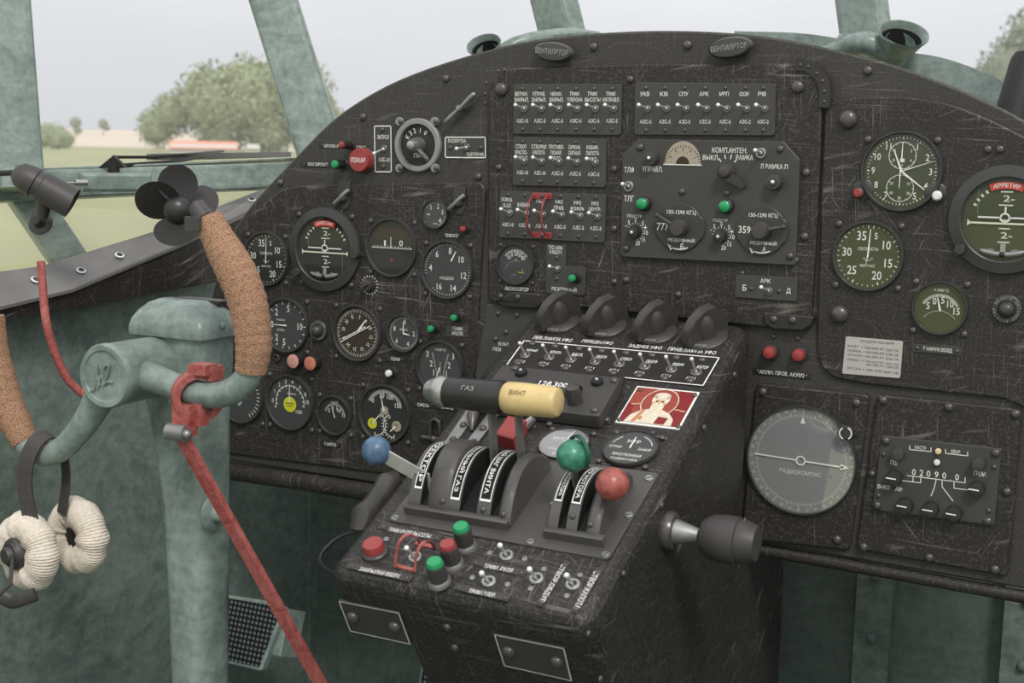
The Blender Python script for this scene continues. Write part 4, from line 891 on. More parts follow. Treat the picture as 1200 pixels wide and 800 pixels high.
label_plate('label strip below the small air temperature dial', 'Т НАРУЖ', [(376, 517), (399, 518.5), (399, 524.5), (376, 522.5)], PANEL, .004, (387, 520.5), (14, 4), srad=1.2)
label_plate('left one of the label strips under the cylinder temperature dial', 'СМЕСЬ', [(484.5, 471), (508, 472.5), (508, 478), (484.5, 476)], PANEL, .004, (496, 474.5), (14, 4), srad=1.1)
label_plate('right one of the label strips under the cylinder temperature dial', 'Т ЦИЛИНД', [(510, 473), (535, 476), (535, 481.5), (510, 478.5)], PANEL, .004, (522.5, 477.5), (17, 4), srad=1.1)
# scale knobs
def scale_knob(label, px, py, rpx, plane, off, marks=None, dashed=True, ang=30, knob='knob_grey', name='knob', dot=False, group=None):
    th = Th(name, label, 'knob', px, py, plane, off, group); r = rpx / th.dv
    b = MB(); 
    if dashed: 
        for i in range(18): b.tick(0, 0, r * 1.35, r * 1.7, i * 20, r * .12, .0004)
    if marks:
        for s_, d in marks: b.num(s_, r * 1.75, d, r * .55, .0004, True)
    if b.f: th.part('scale_markings', b, 'pale_paint')
    b = MB()
    for i in range(36):
        pass
    n = 36; prof = [(1.0, 0), (1.0, .5), (.92, .8), (.80, .9), (0, .95)]; vs = []; 
    H = r * 1.6; b.lathe([(r * p, h * H) for p, h in prof], 36, smooth=False); th.part('knob_body', b, knob)
    b = MB(); a = math.radians(90 - ang); b.tube([(-math.cos(a) * r * .8, -math.sin(a) * r * .8, H), (math.cos(a) * r * .9, math.sin(a) * r * .9, H)], r * .22, 8); 
    if dot: b.use(knob); b.use('steel_tip').ball((0, 0, H * 1.1), r * .25, n=12); th.part('pin', b)
    else: th.part('pointer', b, knob)
    return th
scale_knob('ribbed course knob with a dashed ring, below the turn dial', 433.5, 334, 7, PANEL, .004, ang=60)
def ring_knob(label, px, py, rpx, off, text=False):
    th = Th('adjuster', label, 'knob', px, py, PANEL, off); r = rpx / th.dv
    b = MB(); b.lathe([(r, 0), (r, .003), (r * .92, .004), (r * .6, .004), (r * .58, .003)], 32); th.part('ring', b, 'bezel')
    b = MB()
    if text:
        for i, c in enumerate('ВКЛЮЧИ ПИТАНИЕ АРРЕТИР '): 
            if c != ' ': b.num(c, r * .8, i * 15.6 - 60, r * .2, .0043, True)
    else:
        for i in range(24): b.tick(0, 0, r * .74, r * .9, i * 15, r * .06, .0043)
    th.part('ring_markings', b, 'dull_white')
    b = MB(); b.lathe([(r * .58, 0), (r * .55, .006), (r * .42, .011), (r * .2, .013), (0, .0132)], 28); th.part('knob_body', b, 'knob_grey')
ring_knob('round black adjuster between the climb-rate dial and gyro compass', 374, 387, 12, .004)
ring_knob('round black adjuster ringed by white lettering, right of the air temperature dial', 1180, 362, 17, .005, True)
th = Th('cap_screw', 'small black blanking cap under the climb-rate dial', 'cap', 325.5, 419, PANEL, .004); b = MB(); b.lathe([(.0055, 0), (.0055, .003), (.0035, .004), (.003, .001), (0, .001)], 20); b.build('cap_body', 'bezel', th.o)
# C-shaped hook near the pedestal
th = Th('hook', 'black hook-shaped catch right of the engine gauge', 'latch', 511, 500, PANEL, .004)
b = MB(); k = 1 / th.dv; b.tube([(-6 * k, -13 * k, .004), (-6 * k, 2 * k, .004), (-4 * k, 8 * k, .004), (1 * k, 10 * k, .004), (6 * k, 7 * k, .004), (7 * k, 0, .004), (7 * k, -6 * k, .004)], 2.6 * k, 10); th.part('hook_bar', b, 'bezel')
b = MB(); b.tube([(-16 * k, -13 * k, .004), (6 * k, -13 * k, .005)], 2.6 * k, 10); b.ball((0, -13 * k, .006), 4 * k, n=14); th.part('pivot', b, 'rivet')
# ================================================================ breaker boards on the centre panel
def breakers(label, P, cols, group='breaker boards'):
    """cols: (x, top texts, bottom text, text y, base y, bottom y, screw ys)"""
    cx = sum(p[0] for p in P) / 4; cy = sum(p[1] for p in P) / 4
    th = Th('breaker_board', label, 'switch board', cx, cy, PANEL, .008, group); b = MB(); b.plate(rounded(th.P(P), .004, 4), 0, .0028, .0006); th.part('plate', b, 'board')
    L = MB()
    for x, tops, bottom, ty, by, boty, s0, s1 in cols:
        for i, (s_, w) in enumerate(tops): th.txt(L, s_, x, ty + i * 6.8, w, 4.9, .003)
        if bottom: th.txt(L, bottom, x + 1, boty, 13.5, 4.6, .003)
        toggle(th, x + 3.5, by, x - 7, by - 4.6, .0028, 4.6)
        th.screw(x + 1.5, s0, 2.3, .0028); th.screw(x + 1.5, s1, 2.3, .0028)
    th.part('lettering', L, 'pale_paint'); return th
xs = [611, 631.5, 652, 673.5, 694.5, 716]
tt = [(('ВЕРХН.', 15), ('ЗАКРЫЛ.', 17)), (('УПРАВ.', 15), ('ЗАКРЫЛ.', 17)), (('НИЖН.', 13), ('ЗАКРЫЛ.', 17)), (('ТРИМ.', 12), ('ЭЛЕРОНА', 18)), (('ТРИМ.', 12), ('ВЫСОТЫ', 18)), (('ТРИМ.', 12), ('НАПРАВЛ.', 20))]
breakers('six-switch board at the top left of the centre panel', [(603, 98.5), (730, 98.5), (728.5, 158.5), (602, 157)], [(x, tt[i], 'АЗС-15' if i == 0 else 'АЗС-5', 110, 127.5, 141.5, 104, 151.5) for i, x in enumerate(xs)])
xs = [755.5, 778, 801, 825, 848.5, 872, 893]
breakers('seven-switch board at the top right of the centre panel', [(745, 96.5), (910, 98), (908.5, 159), (744, 158)], [(x, ((s_, 9 + 2 * (len(s_) > 2)),), 'АЗС-2' if i > 4 else 'АЗС-5', 110, 127.5, 142.5, 103, 152.5) for i, (x, s_) in enumerate(zip(xs, ('УКВ', 'КВ', 'СПУ', 'АРК', 'МРП', 'О2ОМ', 'РВ')))])
xs = [611, 631.5, 652, 673, 694.5]
tt = [(('СТВОР.', 13), ('МАСЛО-', 14), ('РАДИАТ.', 16)), (('СТВОРКИ', 17), ('КАПОТА', 14)), (('ПРОТИВО-', 18), ('ПОЖАР.', 13), ('ОБОР.', 11)), (('СИРЕНА', 14), ('СИГНАЛ', 14)), (('КАБИН.', 14), ('ПИЛОТА', 15), ('УФО', 9))]
breakers('five-switch board in the middle left of the centre panel', [(602.5, 160.5), (711.5, 162.5), (710.5, 219.5), (601.5, 217)], [(x, tt[i], 'АЗС-10' if i < 2 else 'АЗС-5', 171.5 + i * .3, 188.5 + i * .5, 202 + i * .5, 166 + i * .3, 212 + i * .5) for i, x in enumerate(xs)])
xs = [594, 613.5, 633, 655, 676.5, 697]
tt = [(('ОСВЕЩ.', 13), ('О-ХЛ', 9)), (('', 0), ('КАБИН', 14)), (('ПВД', 9),), (('УФО', 9), ('ПРАВ.', 12)), (('УФО', 9), ('ФОНАРЬ', 16)), (('УФО', 9), ('ЦЕНТР.', 14))]
tt[1] = (('КАБИН', 14),)
bb = breakers('six-switch board with a red guard, lower left of the centre panel', [(587, 223.5), (711, 227.5), (709.5, 284.5), (585.5, 278)], [(x, tt[i], 'АЗС-10' if i < 2 else 'АЗС-5', (234 if i != 1 else 239) + i * .9, 249.5 + i * .9, 263 + i * .9, 228 + i * .6, 273.5 + i * .8) for i, x in enumerate(xs)])
gd = Th('switch_guard', 'thin red wire guard over the third switch of the lower left board', 'guard', 634, 253, PANEL, .011)
for i, (x, y) in enumerate(((635.5, 229.5), (635.5, 275.5))):
    X, Y = gd.L(x, y); b = MB(); w = 11.5 / gd.du; h = 3.6 / gd.dv; b.plate(rounded([(X - w, Y - h), (X + w, Y - h), (X + w, Y + h), (X - w, Y + h)], .002), 0, .0018, .0004); k = gd.part('guard_foot', b, 'red_plastic'); gd.screw(x, y, 2.6, .0018)
for dx in (9, -8):
    X, Y0 = gd.L(635.5 + dx, 229.5); _, Y1 = gd.L(635.5 + dx, 275.5); m_ = (Y0 + Y1) / 2
    b = MB(); b.tube(spline([(X, Y0, .0015), (X, Y0 - .002, .012), (X, m_ + .012, .0215), (X, m_, .0225), (X, m_ - .012, .0215), (X, Y1 + .002, .012), (X, Y1, .0015)], 5), .0011, 8); gd.part('guard_wire', b, 'red_plastic')
# generator switch plate
th = Th('switch_plate', 'L-shaped plate РЕЗЕРВНЫЙ with a switch and a green lamp', 'switch', 650, 315, PANEL, .008)
b = MB(); b.plate(rounded(th.P([(640.5, 286), (664, 287), (664, 345), (640.5, 343)]), .003), 0, .0022, .0004); b.plate(rounded(th.P([(650, 311), (687, 313), (686, 346), (650, 344)]), .003), 0, .0020, .0004); th.part('plate', b, 'board')
b = MB(); th.txt(b, 'ПО-500', 651, 290, 16, 4.8, .0026); th.txt(b, 'РАБОЧ.', 651.5, 295.5, 15, 4.6, .0026); th.txt(b, 'РЕЗЕРВНЫЙ', 661, 338.5, 29, 5.6, .0026); th.part('lettering', b, 'pale_paint')
toggle(th, 653.5, 315, 644, 312, .0022, 4.4); th.screw(652.5, 302, 2.4, .0022); th.screw(652.5, 326.5, 2.4, .0022)
lamp_tube('indicator_lamp', 'green lamp beside the РЕЗЕРВНЫЙ legend under the centre board', 'lamp', 675.5, 325, PANEL, .010, 5.2, .012, 'green_plastic')
label_plate('label strip under the ammeter', 'АККУМУЛЯТОР', [(586, 334), (625, 335.5), (625, 342), (586, 340.5)], PANEL, .008, (605.5, 338.5), (28, 4.6), srad=1)
# ================================================================ radio control box
rc = Th('radio_control_box', 'large black radio compass control box with clipped corners, centre right', 'radio', 833, 235, PANEL, .008)
P = [(748, 163), (918, 165.5), (937, 187), (932, 311), (730, 301), (727, 297), (729, 181)]
b = MB(); b.plate(rounded(rc.P(P, .006), .002, 2), 0, .006, .0009); rc.part('plate', b, 'board')
H = .0062; b = MB()
for s_, x, y, w, h in (('ТЛФ', 737.5, 199, 12, 7), ('ТЛГ', 737, 232.5, 11.5, 7), ('УПРАВЛ.', 764.5, 198, 24, 6.4), ('КОМП.АНТЕН.', 855, 176, 41, 6.4), ('ВЫКЛ.', 833, 184.5, 19, 6), ('РАМКА', 872.5, 184.5, 20, 6), ('Л РАМКА П', 907, 195, 32, 5.8)): rc.txt(b, s_, x, y, w, h, H + .0002)
rc.part('lettering', b, 'pale_paint')
for x, y, r_ in ((750.5, 172.5, 4.4), (914.5, 174.5, 4.4), (799.5, 224.5, 4), (852, 226, 3.6), (734, 291, 4), (926, 300, 4.2)): rc.screw(x, y, r_, H)
toggle(rc, 737, 218.5, 729.5, 215.5, H, 6.5); toggle(rc, 892, 179.5, 885, 176, H, 6.5)
# frequency window, half round
X0, Y0 = rc.L(800, 193, H); X1, _ = rc.L(778, 193, H); w = abs(X1 - X0)
b = MB(); b.use('buff').quad([(X0 + w * .97 * math.cos(a), Y0 + w * 1.18 * math.sin(a)) for a in [math.pi * i / 24 for i in range(25)]], H + .0003)
b.use('soft_black'); b.ticks(X0, Y0, w * .86, w * .98, -80, 80, 19, w * .03, H + .0005); b.ticks(X0, Y0, w * .62, w * .68, -80, 80, 9, w * .02, H + .0005); b.use('face_brown').quad([(X0 + w * .36 * math.cos(a), Y0 + w * .42 * math.sin(a)) for a in [math.pi * i / 12 for i in range(13)]], H + .0005)
for i, s_ in enumerate(('12', '8', '6', '4', '2')): b.use('soft_black').num(s_, w * .78, -60 + i * 30, w * .12, H + .0006, True, X0, Y0)
b.use('pale_paint').line((X0 - w * 1.02, Y0), (X0 + w * 1.02, Y0), .0013, H + .0006); rc.part('frequency_window', b)
def round_knob(th, px, py, rpx, h, H0, name='knob', mat='knob_grey', pin=False, nn=14):
    r = rpx / th.scale(px, py, H0)[1]; X, Y = th.L(px, py, H0); T = Matrix.Translation((X, Y, H0)); b = MB()
    b.lathe([(r, 0), (r, h * .7), (r * .9, h), (r * .4, h * 1.05), (0, h * 1.05)], nn * 2, T, smooth=nn > 16); k = th.part(name, b, mat)
    if pin: q = MB(); q.use('steel_tip').ball((X, Y, H0 + h * 1.1), r * .26, n=12); q.use('bezel').lathe([(r * .55, h), (r * .5, h * 1.12), (r * .25, h * 1.15)], 20, T); q.build('pin', None, k)
    return k
round_knob(rc, 765, 185, 8.5, .012, H, pin=True, nn=18); round_knob(rc, 909.5, 213, 9.5, .013, H, pin=True, nn=5)
# mode selector with a slanting pointer
X, Y = rc.L(853, 201, H); k = 1 / rc.dv; b = MB(); b.lathe([(9.5 * k, H), (9 * k, H + .012), (6 * k, H + .017), (0, H + .019)], 28, Matrix.Translation((X, Y, 0)))
b.add([(X - 4 * k, Y - 7 * k, H + .004), (X + 3 * k, Y + 2 * k, H + .004), (X + 24 * k, Y - 15 * k, H + .002), (X + 19 * k, Y - 19 * k, H + .002), (X - 4 * k, Y - 7 * k, H + .015), (X + 3 * k, Y + 2 * k, H + .015), (X + 24 * k, Y - 15 * k, H + .006), (X + 19 * k, Y - 19 * k, H + .006)], [(0, 1, 5, 4), (1, 2, 6, 5), (2, 3, 7, 6), (3, 0, 4, 7), (4, 5, 6, 7)]); rc.part('mode_selector', b, 'knob_grey')
b = MB()
for dx, dy, d in ((-10, 13, -35), (-4, 17, -12), (3, 17, 12), (9, 13, 38)): 
    x_, y_ = X + dx * k, Y + dy * k; b.tick(x_, y_, -2.6 * k, 2.6 * k, d, .0011, H + .0002)
rc.part('selector_markings', b, 'pale_paint')
for x, y, nm in ((751, 238.5, 'a'), (847.5, 241.5, 'b')):
    X, Y = rc.L(x + 5, y, H); r = 6.6 * k; b = MB(); T = Matrix.Translation((X, Y, H)); b.use('bakelite').lathe([(r * 1.3, 0), (r * 1.3, .008), (r, .010), (r * .95, .009)], 28, T); b.use('green_plastic').lathe([(r * 1.05, .009), (r * 1.0, .0135), (r * .6, .0155), (0, .016)], 28, T); rc.part('indicator_light', b)
for x, y, s_, an, ax_, ay_ in ((797.5, 266.5, '777', 'Б', 770, 252), (893.5, 270, '359', 'А', 918, 266)):
    X, Y = rc.L(x, y, H); R = 28.5 * k; b = MB()
    P = [(X + R * math.cos(math.radians(a)) * (1.09 if min(abs(a), abs(a - 180), abs(a - 360)) < 26 else 1.0), Y + R * math.sin(math.radians(a))) for a in range(0, 360, 6)]
    b.plate(P, H, H + .003, .0006); pl = rc.part('frequency_drum', b, 'bezel')
    b = MB(); z = H + .0033; rc.txt(b, '150-1290 КГЦ', x + 1, y - 17.5, 34, 5.8, z); rc.txt(b, 'РЕЗЕРВНЫЙ', x + 1, y + 14.5, 31, 5, z); rc.txt(b, an, x + 2, y + 22, 4, 6, z); rc.txt(b, s_, x - 21, y - 1, 14, 8.5, z)
    b.arc(X, Y, R * .90, R * .045, 155, 205, z); b.quad([(X - R * .50, Y - R * .70), (X - R * .26, Y - R * .84), (X - R * .36, Y - R * .96)], z); b.build('drum_lettering', 'pale_paint', pl)
    b = MB(); q = 10.5 * k; T = Matrix.Translation((X + .001, Y, z)); b.lathe([(q, 0), (q, .010), (q * .8, .014), (0, .0145)], 26, T)
    e_ = rc.W(hit(ax_, ay_, rc.M @ Vector((0, 0, z + .007)), PANEL.n)); b.tube([(X, Y, z + .008), e_], [.0035, .0022], 10); b.ball(e_, .003, n=12); rc.part('crank_knob', b, 'knob_grey')
for x, y in ((744.5, 271.5), (845, 276.5)):
    X, Y = rc.L(x, y, H); b = MB()
    for s_, d in (('-', -62), ('5', -38), ('0', 0), ('5', 42), ('+', 66), ('10', 92), ('15', 130), ('20', 165)): b.num(s_, 14 * k, d, (5.4 if s_ != '-' else 1) * k, H + .0002, False, X, Y)
    b.ticks(X, Y, 9.5 * k, 11 * k, -80, 160, 13, .0008, H + .0002); rc.txt(b, 'ПОДСТР', x - 1, y - 18, 17, 4, H + .0002); rc.part('knob_scale', b, 'pale_paint'); round_knob(rc, x, y, 7.5, .011, H, 'tuning_knob', 'bakelite', True, 9)
# small ARK plate under it
th = Th('switch_plate', 'small black plate marked АРК with a two-way switch, below the radio box', 'switch', 899, 338, PANEL, .008)
b = MB(); b.plate(rounded(th.P([(863, 321.5), (935.5, 325), (934, 353), (861.5, 348)]), .002), 0, .0022, .0004); th.part('plate', b, 'board')
b = MB(); th.txt(b, 'АРК', 897, 329, 12, 5, .0025); th.txt(b, 'Б', 872.5, 337, 4.5, 7, .0025); th.txt(b, 'Д', 924, 341, 5, 7, .0025); th.part('lettering', b, 'pale_paint'); toggle(th, 901, 341, 892, 336.5, .0022, 5); th.screw(880.5, 338, 2.6, .0022); th.screw(913, 341, 2.6, .0022)
# ================================================================ right hand side
for x, y, lab in ((904, 412, 'left of the two red test buttons beside the pedestal head'), (938, 415, 'right of the two red test buttons beside the pedestal head')):
    lamp_tube('push_button', lab, 'button', x, y, PANEL, 0, 9.2, .008, 'red_plastic', base=False, capr=.82, capl=.006, body='bezel')
label_plate('label strip АКУМ1 ПРОВ. АКУМ2 under the red test buttons', 'АКУМ1 ПРОВ. АКУМ2', [(883, 430), (950, 437), (949.5, 444.5), (882.5, 437.5)], PANEL, 0, (916, 437.5), (53, 4.8), srad=2)
label_plate('label strip Т НАРУЖ.ВОЗД below the right air temperature dial', 'Т НАРУЖ.ВОЗД', [(1069.5, 402.5), (1128, 407), (1127, 416.5), (1069, 412)], PANEL, .005, (1098.5, 409.8), (34, 5.4), mat='bezel', srad=2.4)
th = Th('paper_placard', 'small pale typed placard left of the label strip Т НАРУЖ.ВОЗД', 'placard', 1023, 418, PANEL, .005)
b = MB(); b.plate(rounded(th.P([(991.5, 394), (1058.5, 399.5), (1055, 443), (987, 437.5)]), .002), 0, .0012, .0003); th.part('sheet', b, 'paper'); b = MB()
th.txt(b, 'НАДДУВ АШ-62ИР', 1028, 401, 40, 3.4, .0014)
for i, s_ in enumerate(('ВЗЛЕТ  = 1050 ММ РТ 2200 ОБ', 'НОМИН. = 900 ММ РТ 2100 ОБ', '0,9 НОМ = 830 ММ РТ 2030 ОБ', 'КРЕЙС. = 745 ММ РТ 1850 ОБ', '675 ММ РТ 1760 ОБ', 'М.ГАЗ = 500 ММ 600 ОБ')): th.txt(b, s_, (1023 if i != 4 else 1034), 408 + i * 5.2, (60 if i != 4 else 38), 2.9, .0014, -.02)
th.part('typed_text', b, 'ink')
# radio set
rs = Th('radio_set', 'grey radio set with frequency 02090.0 and seven knobs at the lower right', 'radio', 1098, 563, PANEL, .006)
b = MB(); b.plate(rounded(rs.P([(1033, 510), (1174, 526), (1165, 616), (1022, 597)], .004), .003, 4), 0, .004, .0008); rs.part('plate', b, 'board'); H = .0042
for x, y, r_ in ((1038.5, 516.5, 4.8), (1167, 530.5, 5), (1028, 592, 4.8), (1157.5, 610.5, 5), (1035.5, 532, 2.6), (1165, 547, 2.8), (1029.5, 580.5, 2.6), (1158.5, 598, 2.8)): rs.screw(x, y, r_, H)
b = MB(); z = H + .0002
for s_, x, y, w, h in (('НАСТР.', 1079, 524.5, 14, 4.2), ('АВАР.', 1120, 529, 12, 4.2), ('ПШ', 1047.5, 542, 8, 5.6), ('ГРОМ.', 1148.5, 555, 15, 5.6), ('ВЫКЛ', 1035.5, 570.5, 14, 5), ('АМ', 1053, 573, 8, 5)): rs.txt(b, s_, x, y, w, h, z, -.03)
for s_, x, y in (('0', 1071, 553), ('2', 1079.8, 554), ('0', 1088, 555), ('9', 1097.5, 556), ('0', 1106.5, 557), ('.', 1114, 562), ('0', 1121.5, 559)): rs.txt(b, s_, x, y, None if s_ == '.' else 4.6, 1 if s_ == '.' else 7.4, z)
def rline(pts, w=.0009):
    for a, c in zip(pts, pts[1:]): b.line(rs.L(*a, z), rs.L(*c, z), w, z)
rline([(1063, 557), (1131, 565.5)]); rline([(1057, 563), (1079, 565.5), (1079, 560)]); rline([(1070, 558), (1070, 564)]); rline([(1097, 562), (1095, 571), (1091, 581)]); rline([(1104, 563), (1104, 570), (1117, 587)]); rline([(1118, 565), (1118, 572), (1136, 574)])
rline([(1066, 522), (1066, 526.5), (1091, 529), (1091, 524)]); rline([(1108, 526), (1108, 531), (1134, 534), (1134, 529)]); rline([(1131, 565.5), (1131, 559)])
rs.part('lettering', b, 'pale_paint')
for x, y, m_ in ((1100, 528, 'cream_cap'), (1098.5, 541, 'white_cap')): 
    X, Y = rs.L(x, y, H); q = 4.2 / rs.scale(x, y)[1]; b = MB(); b.use('bezel').lathe([(q, 0), (q, .002), (q * .9, .003)], 20, Matrix.Translation((X, Y, H))); b.use(m_).lathe([(q * .92, .002), (q * .8, .004), (0, .005)], 20, Matrix.Translation((X, Y, H))); rs.part('indicator_light', b)
for x, y, r_ in ((1053, 530.5, 7.6), (1147.5, 542, 7.8)): round_knob(rs, x, y, r_, .010, H, nn=9)
for x, y in ((1049, 558.5), (1145.5, 571.5), (1061.5, 591), (1091.5, 595.5), (1119, 600)):
    k_ = round_knob(rs, x, y, 9, .011, H, nn=18, mat='bakelite'); X, Y = rs.L(x, y, H); q = 9 / rs.scale(x, y)[1]; b = MB(); b.use('white_paint').line((X - q * .9, Y + q * .06), (X + q * .35, Y), q * .16, H + .0121); b.build('white_index', None, k_)
# fan toggles on the arch: flattened oval knobs
for x, y, w, h, rot, tpx, lab in ((653.5, 61.5, 23.5, 11.5, -.10, 38, 'left oval knob lettered ВЕНТИЛЯТОР on the panel arch'), (859.5, 56.5, 26.5, 12.5, .12, 42, 'right oval knob lettered ВЕНТИЛЯТОР on the panel arch')):
    th = Th('oval_knob', lab, 'knob', x, y, PANEL, .0, 'oval fan knobs'); q = h / th.dv; sx_ = (w / th.du) / q; T = Matrix.Rotation(rot, 4, 'Z') @ Matrix.Translation((0, 0, .004))
    b = MB(); b.lathe([(q * .75, -.002), (q * .8, .002), (q, .006), (q * .97, .009), (q * .86, .012), (0, .0130)], 40, T, sx=sx_); th.part('knob_body', b, 'knob_grey')
    b = MB(); b.txt('ВЕНТИЛЯТОР', 0, 0, 6.6 / th.dv, tpx / th.du, rot, .0172); th.part('lettering', b, 'dull_white')
# ================================================================ centre pedestal
XL_, XR_ = -.7185, -.4365
YFt, ZFt = -.470, PED.o.z - .470 * math.tan(_s)
PH = math.radians(31)
FR = Plane((XL_, YFt, ZFt), (1, 0, 0), (0, -math.sin(PH), math.cos(PH)))          # sloping front
def prof_obj(name, prof, x0, x1, mat, parent=None, bevel=.010):
    n = len(prof); b = MB(); b.add([(x0, y, z) for y, z in prof] + [(x1, y, z) for y, z in prof], [(i, (i + 1) % n, n + (i + 1) % n, n + i) for i in range(n)] + [tuple(range(n - 1, -1, -1)), tuple(range(n, 2 * n))])
    o = b.build(name, mat, parent)
    if bevel: md = o.modifiers.new('edge', 'BEVEL'); md.width = bevel; md.segments = 4; md.limit_method = 'ANGLE'; md.angle_limit = math.radians(25)
    return o
pd = bpy.data.objects.new('control_pedestal', None); COL.objects.link(pd); setp(pd, 'worn black sloping control pedestal rising from the floor to the panel', 'pedestal')
def fpt(x, y): p = FR.hit(x, y); return (p.y, p.z)
hb = fpt(405, 742)                                            # lower front edge of the overhanging head
top_z = lambda y: PED.o.z + y * math.tan(_s)
prof_obj('head', [(-.0095, top_z(-.0095)), (YFt, top_z(YFt)), hb, (-.0095, hb[1] - .02)], XL_, XR_, 'pedestal_black', pd, .018)
xs_ = FR.hit(484, 764).x; d_ = .70 * math.tan(PH)
sb = (hb[0] + (hb[1] - .02) * math.tan(PH), .02)
prof_obj('stem', [(-.02, hb[1] - .005 + .0), (YFt + .04 * math.tan(PH) + .0004, ZFt - .04), (sb[0], sb[1]), (.19, .02), (.19, .775), (-.02, .775)], xs_, XR_ - .0003, 'pedestal_black', pd, .006)
R2X = Plane((XR_, 0, .8), (0, 1, 0), (0, 0, 1))              # right side plane, facing +x
def side_screw(pl, x, y, r, mat='rivet', flat=False):
    p = pl.hit(x, y); Z = (R3.transposed() @ (p - CAM)).z; o = bpy.data.objects.new('screw', flatscrew(mat) if flat else dome(mat)); COL.objects.link(o); o.parent = pd
    T = axis_matrix(p, pl.n, (1, 0, 0) if abs(pl.n.x) < .9 else (0, 1, 0)); o.matrix_world = T; o.scale = (r * Z / F,) * 3
for x, y in ((824.5, 501), (774.5, 592), (730, 672), (689, 742), (703, 795), (860, 439), (872, 610)): side_screw(R2X, x, y, 4.2)
for x, y in ((524.5, 734), (533.5, 758)): side_screw(FR, x, y, 5)
for x, y in ((768, 468), (736, 454), (765, 507), (780, 514), (722, 506), (674, 503), (626, 500), (643, 497), (771, 512)): side_screw(PED, x, y, 2.6)
for x, y in ((453, 632), (574, 648), (615, 655), (553.5, 677), (595, 685), (637.5, 667), (622, 690), (680, 674), (664.5, 698.5)): side_screw(PED, x, y, 3.6, 'steel', True)
# white-lined row of eight switches
sw = Th('switch_row', 'row of eight toggle switches in a white outline across the pedestal', 'switch board', 720, 425, PED, .0)
b = MB(); P = sw.P([(614, 400), (844, 420), (824.5, 453.5), (592.5, 430)]); b.plate(P if area(P) > 0 else P[::-1], 0, .0015, .0004); sw.part('plate', b, 'bakelite')
b = MB(); Q = sw.P([(614.5, 400.5), (843, 420.5), (824, 453), (593.5, 429.7)]); 
for i in range(4): b.line(Q[i - 1], Q[i], .0014, .0018)
sw.part('white_border', b, 'white_paint'); b = MB()
for s_, x, y, w in (('ЛЕВ.ЛАМПА УФО', 647.5, 398.5, 46), ('ПЕРЕДН.УФО', 700, 402.5, 36), ('ЗАДНЕЕ УФО', 756, 408, 39), ('ПРАВ.ЛАМПА УФО', 811, 412.5, 56)): sw.txt(b, s_, x, y - 1.6, w, 5.0, .0004)
bs = ((616, 417), (644, 419.5), (669.5, 422.5), (697.5, 425), (726, 427.5), (756, 430.5), (787, 434), (816, 437))
tp = ((609, 402), (636, 404.5), (663, 407), (691, 409.5), (719.5, 412), (750, 415), (780.5, 418), (810.5, 420.5))
up = ((624, 403), (651, 406), (679, 409), (705.5, 411.5), (734, 414), (764.5, 416.5), (793, 419.5), (823, 422))
dn = ((607.5, 426), (636, 429), (663, 432), (691, 434.5), (719, 437.5), (749, 440.5), (779, 443.5), (809, 446.5))
nm = ('ЧЕРНЫЙ', 'КРАСН.', 'БЕЛ.', 'ОБОГР.', 'СТЕКЛ', 'ОБОГР', 'ОБДУВ', 'МОТОР')
for i in range(8):
    toggle(sw, bs[i][0], bs[i][1], tp[i][0], tp[i][1], .0015, 4.6, .0015); sw.screw(up[i][0], up[i][1], 2.9, .0015); sw.screw(dn[i][0], dn[i][1], 3.2, .0015)
    sw.txt(b, nm[i], bs[i][0] + 7.5, bs[i][1] - 7, 13, 3.8, .0018); sw.txt(b, 'АЗС-5', bs[i][0] - 6.5, bs[i][1] + 6, 11, 3.6, .0018)
sw.part('lettering', b, 'white_paint')
# four big rheostat knobs
for i, (x, y, lab) in enumerate(((652, 383, 'leftmost of the four big winged knobs atop the pedestal'), (707, 388, 'second from left of the four big winged knobs atop the pedestal'), (765, 395, 'third from left of the four big winged knobs atop the pedestal'), (823, 401, 'rightmost of the four big winged knobs atop the pedestal'))):
    th = Th('rheostat_knob', lab, 'knob', x + 4, y - 4, PED, 0, 'big winged knobs on the pedestal'); k = 1.0 + i * .015
    b = MB(); b.lathe([(.0245 * k, 0), (.0245 * k, .003), (.022 * k, .005), (.015, .006), (0, .006)], 40); th.part('skirt', b, 'knob_grey')
    b = MB(); b.lathe([(.0125, .004), (.0128, .014), (.0115, .024), (.008, .032), (.004, .036), (0, .037)], 28, sx=1.0)
    # wing: a tall fin along v, high in the middle and cut off at the far end
    w = .0068; pr = [(-.0265, .004), (-.0275, .012), (-.024, .022), (-.014, .033), (.000, .0395), (.013, .0395), (.0235, .030), (.0265, .018), (.0265, .004)]
    n_ = len(pr); vs = []
    for sx_ in (-1, 1):
        vs += [(sx_ * w, v, h) for v, h in pr] + [(sx_ * w * .5, v * .96, h * .985 + .0004) for v, h in pr]
    f = [(i_, i_ + 1, n_ + i_ + 1, n_ + i_) for i_ in range(n_ - 1)] + [(2 * n_ + i_, 2 * n_ + i_ + 1, 3 * n_ + i_ + 1, 3 * n_ + i_) for i_ in range(n_ - 1)] + [(n_ + i_, n_ + i_ + 1, 3 * n_ + i_ + 1, 3 * n_ + i_) for i_ in range(n_ - 1)] + [tuple(range(n_)), tuple(range(2 * n_, 3 * n_)), (0, n_, 3 * n_, 2 * n_), (n_ - 1, 2 * n_ - 1, 4 * n_ - 1, 3 * n_ - 1)]
    RZ = Matrix.Rotation(math.radians(-34), 4, 'Z'); b.add([RZ @ Vector((v[0], v[1] * 1.06, v[2])) for v in vs], f); th.part('wing_grip', b, 'knob_grey')
    b = MB(); b.txt('УКВ', .002, -.0235, .0045, .014, 0, .0062); b.tick(0, 0, .019, .023, 230, .001, .0062); th.part('lettering', b, 'dull_white')
